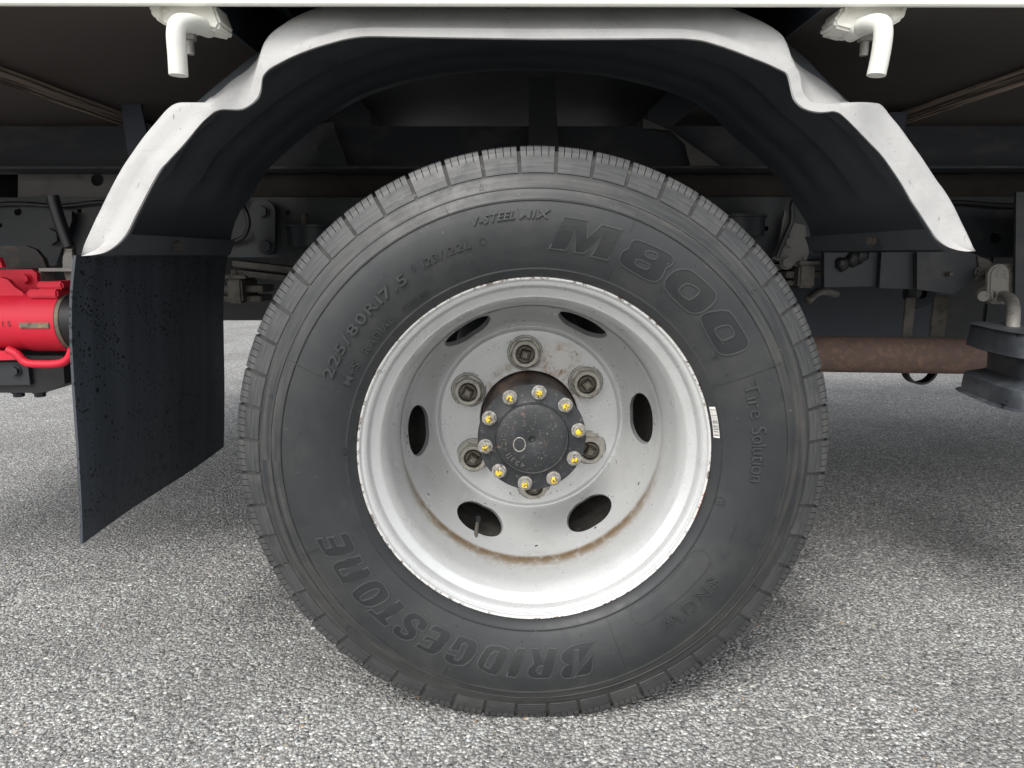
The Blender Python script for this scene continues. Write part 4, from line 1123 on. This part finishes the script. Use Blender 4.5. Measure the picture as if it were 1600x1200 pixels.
# far rail, cross members
for yy in (1.32,):
    box('chassis_rail', -1.3, 3.1, yy, yy+.07, zr0, zr1, M['frame'], T)
    box('subframe_sill', XA, XB, yy+.01, yy+.06, zb, zt, M['primer'], T)
for x in (-1.0, -.62, .78, 1.5):
    box('cross_member', x-.04, x+.04, .68, 1.315, zr0+.02, zr1-.02, M['frame'], T)
for x in (-.98, -.55, .02, .72, 1.3):
    box('floor_bearer', x-.03, x+.03, .63, 1.9, ZB-.06, ZB-.0265, M['navy'], T)
# bracket struts that carry the fender
plate('fender_bracket', [(184, 130), (212, 128), (236, 240), (200, 242)], .5, .506, M['navy'], T)
plate('fender_bracket', [(1390, 175), (1418, 175), (1404, 262), (1374, 262)], .5, .506, M['navy'], T)
plate('fender_bracket', [(826, 120), (866, 120), (878, 300), (826, 300)], .52, .526, M['frame'], T)
plate('fender_bracket', [(496, 195), (520, 190), (545, 262), (496, 262)], .53, .536, M['frame'], T)
plate('fender_bracket', [(1005, 185), (1050, 205), (1130, 262), (1080, 264), (1070, 225), (1045, 202), (1005, 200)], .53, .536, M['greybox'], T)
# far side panels: tool box and side guard
box('tool_box', -1.32, -.45, 1.62, 1.93, .43, .82, M['frame'], T, .006)
box('tool_box', .35, 1.698, 1.60, 1.93, .34, .84, M['frame'], T, .006)
box('tool_box', 1.7, 3.0, 1.60, 1.93, .34, .84, M['frame'], T, .006)
box('far_side_rail', XA, XB, 1.94, 1.975, .80, ZB-.0265, M['frame'], T)
box('sky_block_beam', -1.62, -1.50, .2, 1.9, .58, .92, M['frame'], T, .006)  # added beam that blocks the bright sky beyond the left end
box('battery_box', .62, 1.2, 1.05, 1.3, .42, .66, M['navy'], T, .006)

# springs: two leaves with a clamp at each end, hangers
for dz, t, c in ((0, .012, 'leaf'), (-.019, .012, 'leaf')):
    pts = [(-.62, .64+dz), (-.40, .615+dz), (-.2, .59+dz), (0, .575+dz), (.2, .60+dz), (.4, .635+dz), (.66, .66+dz)]
    P = smooth_path([(x, .63, z) for x, z in pts], 5); bm = bmesh.new(); R0 = None
    for q in P:
        R1 = [bm.verts.new((q.x, y, q.z+h)) for y, h in ((.60, 0), (.67, 0), (.67, t), (.60, t))]
        if R0:
            for i in range(4): bm.faces.new((R0[i], R0[(i+1) % 4], R1[(i+1) % 4], R1[i]))
        else: bm.faces.new(R1)
        R0 = R1
    bm.faces.new(R0[::-1]); from_bm('spring_leaf', bm, M['spring'], T)
def clamp(px0, px1, py0, py1, Y):
    a, b = at(px0, py0, Y), at(px1, py1, Y); bm = bmesh.new()
    bm_box(bm, a.x, b.x, Y, Y+.10, b.z, a.z, .004); bm_box(bm, a.x-.004, b.x+.012, Y-.004, Y+.01, a.z+.0005, a.z+.008, .002)
    hexbolt(bm, (a.x+.01, Y+.02, a.z+.008), (0, 0, 1), .006, .01)
    from_bm('spring_clamp', bm, M['spring'], T)
clamp(353, 379, 436, 474, .56); clamp(1250, 1273, 414, 450, .56)
for (x0, x1, y0, y1) in ((345, 415, 446, 456), (345, 412, 462, 471), (1225, 1300, 424, 434), (1225, 1262, 438, 446)):
    a, b = at(x0, y0, .60), at(x1, y1, .60); box('spring_leaf', a.x, b.x, .585, .66, b.z, a.z, M['spring'], T, .002)
# linkage plate and spring seat at the left
c1, c2 = at(410, 331, .56), at(416, 385, .56)
lk = []
for c, r, a0, a1 in ((c1, .026, 0, PI), (c2, .018, PI, 2*PI)):
    for q in range(11):
        a = a0+(a1-a0)*q/10; lk.append((c.x+r*math.cos(a), c.z+r*math.sin(a)))
plate('shackle_link', lk, .56, .574, M['frame'], T, px=False)
for c, r in ((c1, .012), (c2, .013)):
    bm = bmesh.new(); hexbolt(bm, (c.x, .5605, c.z), (0, -1, 0), r, .012, 1.25); from_bm('link_bolt', bm, M['frame'], T)
cc = at(480, 362, .56)
bm = bmesh.new(); bm_cyl(bm, (cc.x, .60, cc.z+.008), (cc.x, .60, cc.z-.03), .052, 28); bm_cyl(bm, (cc.x, .60, cc.z+.014), (cc.x, .60, cc.z+.0085), .056, 28); from_bm('bump_stop', bm, M['frame'], T, smooth=True, sharp=40)
cyl('stop_pin', (cc.x-.01, .575, cc.z+.013), (cc.x-.01, .575, cc.z+.036), .008, M['spring'], T, 10)
cc = at(1165, 345, .56)
bm = bmesh.new(); bm_cyl(bm, (cc.x, .60, cc.z+.008), (cc.x, .60, cc.z-.03), .052, 28); bm_cyl(bm, (cc.x, .60, cc.z+.014), (cc.x, .60, cc.z+.0085), .056, 28); from_bm('bump_stop', bm, M['frame'], T, smooth=True, sharp=40)
plate('hanger_plate', [(1226, 328), (1240, 348), (1258, 352), (1264, 395), (1256, 420), (1207, 404), (1218, 382), (1222, 350)], .575, .585, M['greybox'], T)
for x, y in ((1234, 378), (1229, 410)):
    c = at(x, y, .575); bm = bmesh.new(); hexbolt(bm, c, (0, -1, 0), .012, .008, 1.25); from_bm('hanger_bolt', bm, M['greybox'], T)
# hanger arm and rubber shackle at the right
plate('hanger_arm', [(1433, 388), (1500, 388), (1546, 407), (1555, 414), (1556, 436), (1520, 437), (1490, 460), (1433, 452)], .50, .512, M['frame'], T)
plate('hanger_arm', [(1378, 388), (1432, 388), (1430, 452), (1374, 450)], .515, .53, M['frame'], T)
plate('hanger_arm', [(1288, 392), (1366, 392), (1375, 410), (1371, 447), (1288, 449)], .53, .545, M['frame'], T)
plate('arm_tip', [(1527, 400), (1546, 407), (1555, 414), (1556, 436), (1524, 437), (1530, 420)], .496, .4997, M['spring'], T)
for x, y in ((1530, 425), (1545, 425), (1482, 428)):
    c = at(x, y, .496); bm = bmesh.new(); hexbolt(bm, c, (0, -1, 0), .0085 if x > 1500 else .004, .009, 1.2)
    if x > 1500: bm_cyl(bm, c-Vector((0, .008, 0)), c-Vector((0, .016, 0)), .005, 10)
    from_bm('arm_bolt', bm, M['spring'], T)
for (x, y) in ((1345, 400), (1332, 405), (1316, 412)):
    c = at(x, y, .53); v_, f_ = lathe_y([(.001, -.012), (.008, -.011), (.013, -.006), (.015, .002)], 14); pyd('grease_lump', [(q[0]*random.uniform(.8, 1.3), q[1], q[2]*random.uniform(.8, 1.3)) for q in v_], f_, M['blackgloss'], T, tuple(c), True)
# oval shackle: thick rubber strap
def oval(c0, c1, r, y0, y1, bev=.006, inner=None):
    pts = []
    d = (c1-c0); a = math.atan2(d.z, d.x)
    for q in range(13): pts.append((c1.x+r*math.cos(a-PI/2+PI*q/12), c1.z+r*math.sin(a-PI/2+PI*q/12)))
    for q in range(13): pts.append((c0.x+r*math.cos(a+PI/2+PI*q/12), c0.z+r*math.sin(a+PI/2+PI*q/12)))
    bm = bmesh.new(); F_ = [bm.verts.new((x, y0, z)) for x, z in pts]; B_ = [bm.verts.new((x, y1, z)) for x, z in pts]; n = len(pts)
    bm.faces.new(F_); bm.faces.new(B_[::-1])
    for i in range(n): bm.faces.new((F_[i], F_[(i+1) % n], B_[(i+1) % n], B_[i]))
    bmesh.ops.recalc_face_normals(bm, faces=bm.faces); bmesh.ops.bevel(bm, geom=[e for e in bm.edges if abs(e.verts[0].co.y-e.verts[1].co.y) < 1e-6], offset=bev, segments=3, affect='EDGES')
    return bm
from_bm('shackle', oval(at(1562, 458, .50), at(1562, 429, .50), .0225, .468, .545), M['shackle'], T, smooth=True, sharp=50)
from_bm('shackle_band', oval(at(1551, 458, .47), at(1552, 429, .47), .0205, .452, .467, .004), M['shackle'], T, smooth=True, sharp=50)
c = at(1537, 463, .45); cyl('shackle_pin', c, c+Vector((.03, .03, 0)), .010, M['galv'], T, 16); cyl('pin_collar', c+Vector((.012, .012, .002)), c+Vector((.035, .03, .004)), .016, M['spring'], T, 16)

# exhaust: rusty tube, hanger straps
p1, p2 = at(1180, 551, .59), at(1640, 558, .55)
bm = bmesh.new(); bm_cyl(bm, (p1.x-.1, p1.y, p1.z), p2, .0385, 40); from_bm('exhaust_pipe', bm, M['rust'], T, smooth=True, sharp=50)
c = at(1438, 576, .585); bm = bmesh.new(); R0 = None
for q in range(15):
    a = PI+PI*q/14; x, z = c.x+.034*math.cos(a), c.z+.033*math.sin(a)
    R1 = [bm.verts.new((c.x+rr_*math.cos(a), y, c.z+rr_*1.0*math.sin(a))) for rr_, y in ((.0345, .575), (.0300, .575), (.0300, .60), (.0345, .60))]
    if R0:
        for i in range(4): bm.faces.new((R0[i], R0[(i+1) % 4], R1[(i+1) % 4], R1[i]))
    else: bm.faces.new(R1)
    R0 = R1
bm.faces.new(R0[::-1]); from_bm('exhaust_strap', bm, M['handle'], T)
for x0, x1, yt, Y in ((1416, 1425, 465, .60), (1460, 1476, 462, .61)):
    a, b = at(x0, yt, Y), at(x1, 527, Y); box('exhaust_hanger', a.x, b.x, Y, Y+.006, b.z, a.z, M['spring'], T, .001)
c = at(1436, 458, .62); v, f = lathe_y([(.012, -.01), (.03, -.012), (.034, 0), (.03, .012), (.012, .01)], 24); pyd('pulley', v, f, M['frame'], T, tuple(c), True, 40)
# pale silencer end far behind the wheel
a = at(1270, 458, .95); bm = bmesh.new(); bm_tube(bm, smooth_path([at(1262, 470, .9), at(1274, 459, .92), at(1288, 455, .95), at(1306, 459, 1.0)], 5), .011, 14); from_bm('pale_pipe', bm, M['galv'], T, smooth=True)
box('far_tube', .30, 1.1, 1.1, 1.13, zz(476, 1.1, 1300), zz(466, 1.1, 1300), M['frame'], T)
# dark plate at the right edge
plate('step_bracket', [(1588, 300), (1586, 480), (1600, 520), (2400, 520), (2400, 300)], .45, .456, M['frame'], T)

tube('brake_hose', [at(1252, 296, .57), at(1238, 318, .565), at(1237, 345, .565), at(1226, 372, .565), at(1214, 402, .565)], .0055, M['handle'], T, 10)
tube('brake_hose', [at(372, 310, .58), at(384, 330, .57), at(388, 352, .57), at(378, 372, .575), at(352, 380, .58)], .005, M['handle'], T, 10)
tube('wiring_loom', [at(-40, 322, .585), at(30, 318, .585), at(96, 322, .585), at(150, 316, .585), at(190, 318, .59)], .0045, M['handle'], T, 8)
tube('wiring_loom', [at(1330, 318, .585), at(1410, 322, .585), at(1490, 316, .585), at(1580, 321, .585), at(1700, 318, .585)], .0045, M['handle'], T, 8)
# lever with a black grip at the left
tube('lever_grip', [at(82, 306, .40), at(86, 322, .40), at(97, 356, .40), at(108, 386, .40)], .0105, M['handle'], T, 16)
plate('lever_blade', [(101, 384), (114, 380), (118, 412), (110, 440), (102, 425), (98, 405)], .405, .411, M['spring'], T)
plate('latch_disc', [(104, 389), (112, 389), (116, 430), (116, 452), (104, 440), (98, 420), (98, 402)], .39, .396, M['galv'], T)
bm = bmesh.new()
a, b = at(60, 419, .36), at(122, 424, .36); bm_box(bm, a.x, b.x, .36, .40, b.z, a.z); a, b = at(60, 424.2, .36), at(65, 442, .36); bm_box(bm, a.x, b.x, .36, .40, b.z, a.z)
from_bm('latch_bracket', bm, M['galv'], T)
plate('gusset_plate', [(-60, 384), (40, 384), (56, 390), (66, 402), (72, 418), (-60, 424)], .42, .43, simple('brown edged plate', (.035, .033, .032), .6, 0, [((.1, .065, .045), 30, .5, .68, .8)]), T)
plate('gusset_plate', [(60, 330), (112, 330), (112, 345), (88, 412), (78, 416), (66, 380)], .575, .585, M['frame'], T)
bm = bmesh.new(); hexbolt(bm, at(83, 370, .575), (0, -1, 0), .017, .012, 1.2); from_bm('gusset_bolt', bm, M['frame'], T)

# ------------------------------------------------------------------ red outrigger
YO = .32
OE = empty('outrigger', at(60, 490, YO), T)
def rel(o): o.parent = OE; o.matrix_parent_inverse = Matrix.Translation(-OE.location); return o
ax = lambda px, py=491: Vector((at(px, 491, YO-.045).x, YO, at(40, 502, YO).z))
c0 = ax(30); c1 = ax(86); R1_ = (at(30, 455, YO).z-at(30, 549, YO).z)/2
bm = bmesh.new(); bm_cyl(bm, ax(-90, 488), ax(28, 490), R1_*.94, 40); rel(from_bm('beam_tube', bm, M['red'], None, smooth=True, sharp=40))
bm = bmesh.new(); bm_cyl(bm, ax(26), c1, R1_, 40); bm_cyl(bm, ax(24.5), ax(26), R1_*.965, 40); rel(from_bm('beam_collar', bm, M['red'], None, smooth=True, sharp=40))
bm = bmesh.new(); bm_cyl(bm, c1+Vector((.0005, 0, 0)), c1+Vector((.006, 0, 0)), R1_*.985, 40, R1_*.95); rel(from_bm('collar_edge', bm, M['bare'], None, smooth=True, sharp=40))
bm = bmesh.new(); bm_cyl(bm, c1+Vector((.0065, 0, 0)), c1+Vector((.085, 0, 0)), R1_*.93, 48); rel(from_bm('end_cap', bm, M['blackgloss'], None, smooth=True, sharp=40))
# worn weld plate on the collar
a, b = at(30, 504, YO-R1_), at(78, 513, YO-R1_)
bm = bmesh.new(); bm_box(bm, a.x, b.x, YO-R1_-.002, YO-R1_+.012, b.z, a.z, .001); rel(from_bm('weld_pad', bm, M['bare'], None))
for (x0, x1, y0, y1, Y, n_) in ((55, 98, 440, 452, .29, 'stop_block'), (40, 90, 452.5, 466, .28, 'saddle')):
    a, b = at(x0, y0, Y), at(x1, y1, Y); bm = bmesh.new(); bm_box(bm, a.x, b.x, Y, Y+.07, b.z, a.z, .003); rel(from_bm(n_, bm, M['red'], None))
rel(plate('mount_plate', [(-60, 421), (50, 421), (57, 427), (59, 445), (57, 462), (-60, 462)], .35, .36, M['red'], None))
rel(plate('mount_plate', [(-60, 432), (0, 433), (12, 437), (22, 448), (34, 456), (40, 462), (-60, 462)], .30, .31, M['red'], None))
rel(plate('mount_lug', [(-60, 400), (-2, 402), (4, 418), (-60, 420)], .34, .35, M['red'], None))
bm = bmesh.new(); hexbolt(bm, at(42, 435, .35), (0, -1, 0), .008, .009, 1.2); rel(from_bm('mount_bolt', bm, M['red'], None))
rel(tube('guard_rod', [at(12, 546, .27), at(26, 553, .27), at(40, 566, .27), at(60, 569, .27), at(92, 568, .27), at(107, 560, .27), at(113, 545, .27)], .0068, M['red'], None, 12, 6))
rel(plate('guard_lug', [(-60, 545), (22, 550), (26, 562), (-60, 565)], .28, .29, M['red'], None))
# stamped figures on the beam
for ch, x in (('1', 2), ('5', 12)):
    V, F = glyph(ch, .005); s = .0085/CAP; o_ = at(x, 510, YO-R1_*.94); bm = bmesh.new(); zc = ax(0).z
    def wrap(q, e=0.0):
        z = o_.z+q[1]*s; R = R1_*.94+.0006; return (o_.x+q[0]*s, YO-math.sqrt(max(R*R-(z-zc)**2, 0))+e, z)
    W_ = [bm.verts.new(wrap(q)) for q in V]
    for fc in F: bm.faces.new([W_[i] for i in fc])
    rel(from_bm('stamped_figure', bm, M['ink'], None))
# black step below
SE = empty('rear_step', at(50, 590, .3), T)
def rel2(o): o.parent = SE; o.matrix_parent_inverse = Matrix.Translation(-SE.location); return o
rel2(plate('step_beam', [(-120, 556), (98, 556), (101, 600), (75, 612), (62, 614), (-120, 613)], .30, .42, M['blackgloss'], None))
rel2(plate('step_plate', [(-120, 566), (43, 566), (47, 601), (-120, 606)], .292, .2995, M['frame'], None))
for x, y in ((25, 579), ):
    bm = bmesh.new(); hexbolt(bm, at(x, y, .292), (0, -1, 0), .008, .008, 1.3); rel2(from_bm('step_bolt', bm, M['frame'], None))
for x in (29, 62, -40):
    c = at(x, 612, .33); bm = bmesh.new(); hexbolt(bm, c, (0, 0, -1), .009, .009, 1.3); rel2(from_bm('step_bolt', bm, M['frame'], None))

# ------------------------------------------------------------------ rubber chock hanging on its rod at the right
KY = .21
KE = empty('wheel_chock', at(1620, 640, KY)); KE['category'] = 'wheel chock'
KE['label'] = 'black rubber wheel chock with two flanges hanging in front of the rusty pipe'
kc = at(1668, 575, KY)
def kz(py): return at(1560, py+13, KY-.07).z
prof = [(.02, kz(511)), (.118, kz(509)), (.122, kz(510.5)), (.1235, kz(514)), (.1255, kz(543)), (.1245, kz(548)), (.101, kz(556)), (.0975, kz(560)), (.0965, kz(583)), (.0985, kz(588)), (.1215, kz(597)), (.1245, kz(601)), (.1265, kz(626)), (.1255, kz(629)), (.02, kz(630))]
prof = spline(prof, 3)
v, f = [], []; nn = 72
for i in range(nn):
    a = 2*PI*i/nn; ca_, sa_ = math.cos(a), math.sin(a); e = 4.6; k_ = (abs(ca_)**e+abs(sa_)**e)**(-1/e)
    for r, z in prof: v.append((r*ca_*k_, r*sa_*k_*.92, z-kc.z))
k = len(prof)
for i in range(nn):
    for q in range(k-1): f.append((i*k+q, i*k+q+1, ((i+1) % nn)*k+q+1, ((i+1) % nn)*k+q))
f.append(tuple(i*k for i in range(nn))); f.append(tuple(i*k+k-1 for i in reversed(range(nn))))
ch = pyd('chock_body', v, f, M['chock'], None, tuple(kc), True, 28); ch.rotation_euler = (0, 0, math.radians(-11))
ch.parent = KE; ch.matrix_parent_inverse = Matrix.Translation(-KE.location)
tube('chock_hanger_rod', [at(1566, 462, .46), at(1577, 466, .40), at(1583, 478, .33), at(1583, 500, .27), at(1581, 530, .25)], .0105, M['galv'], T, 14)
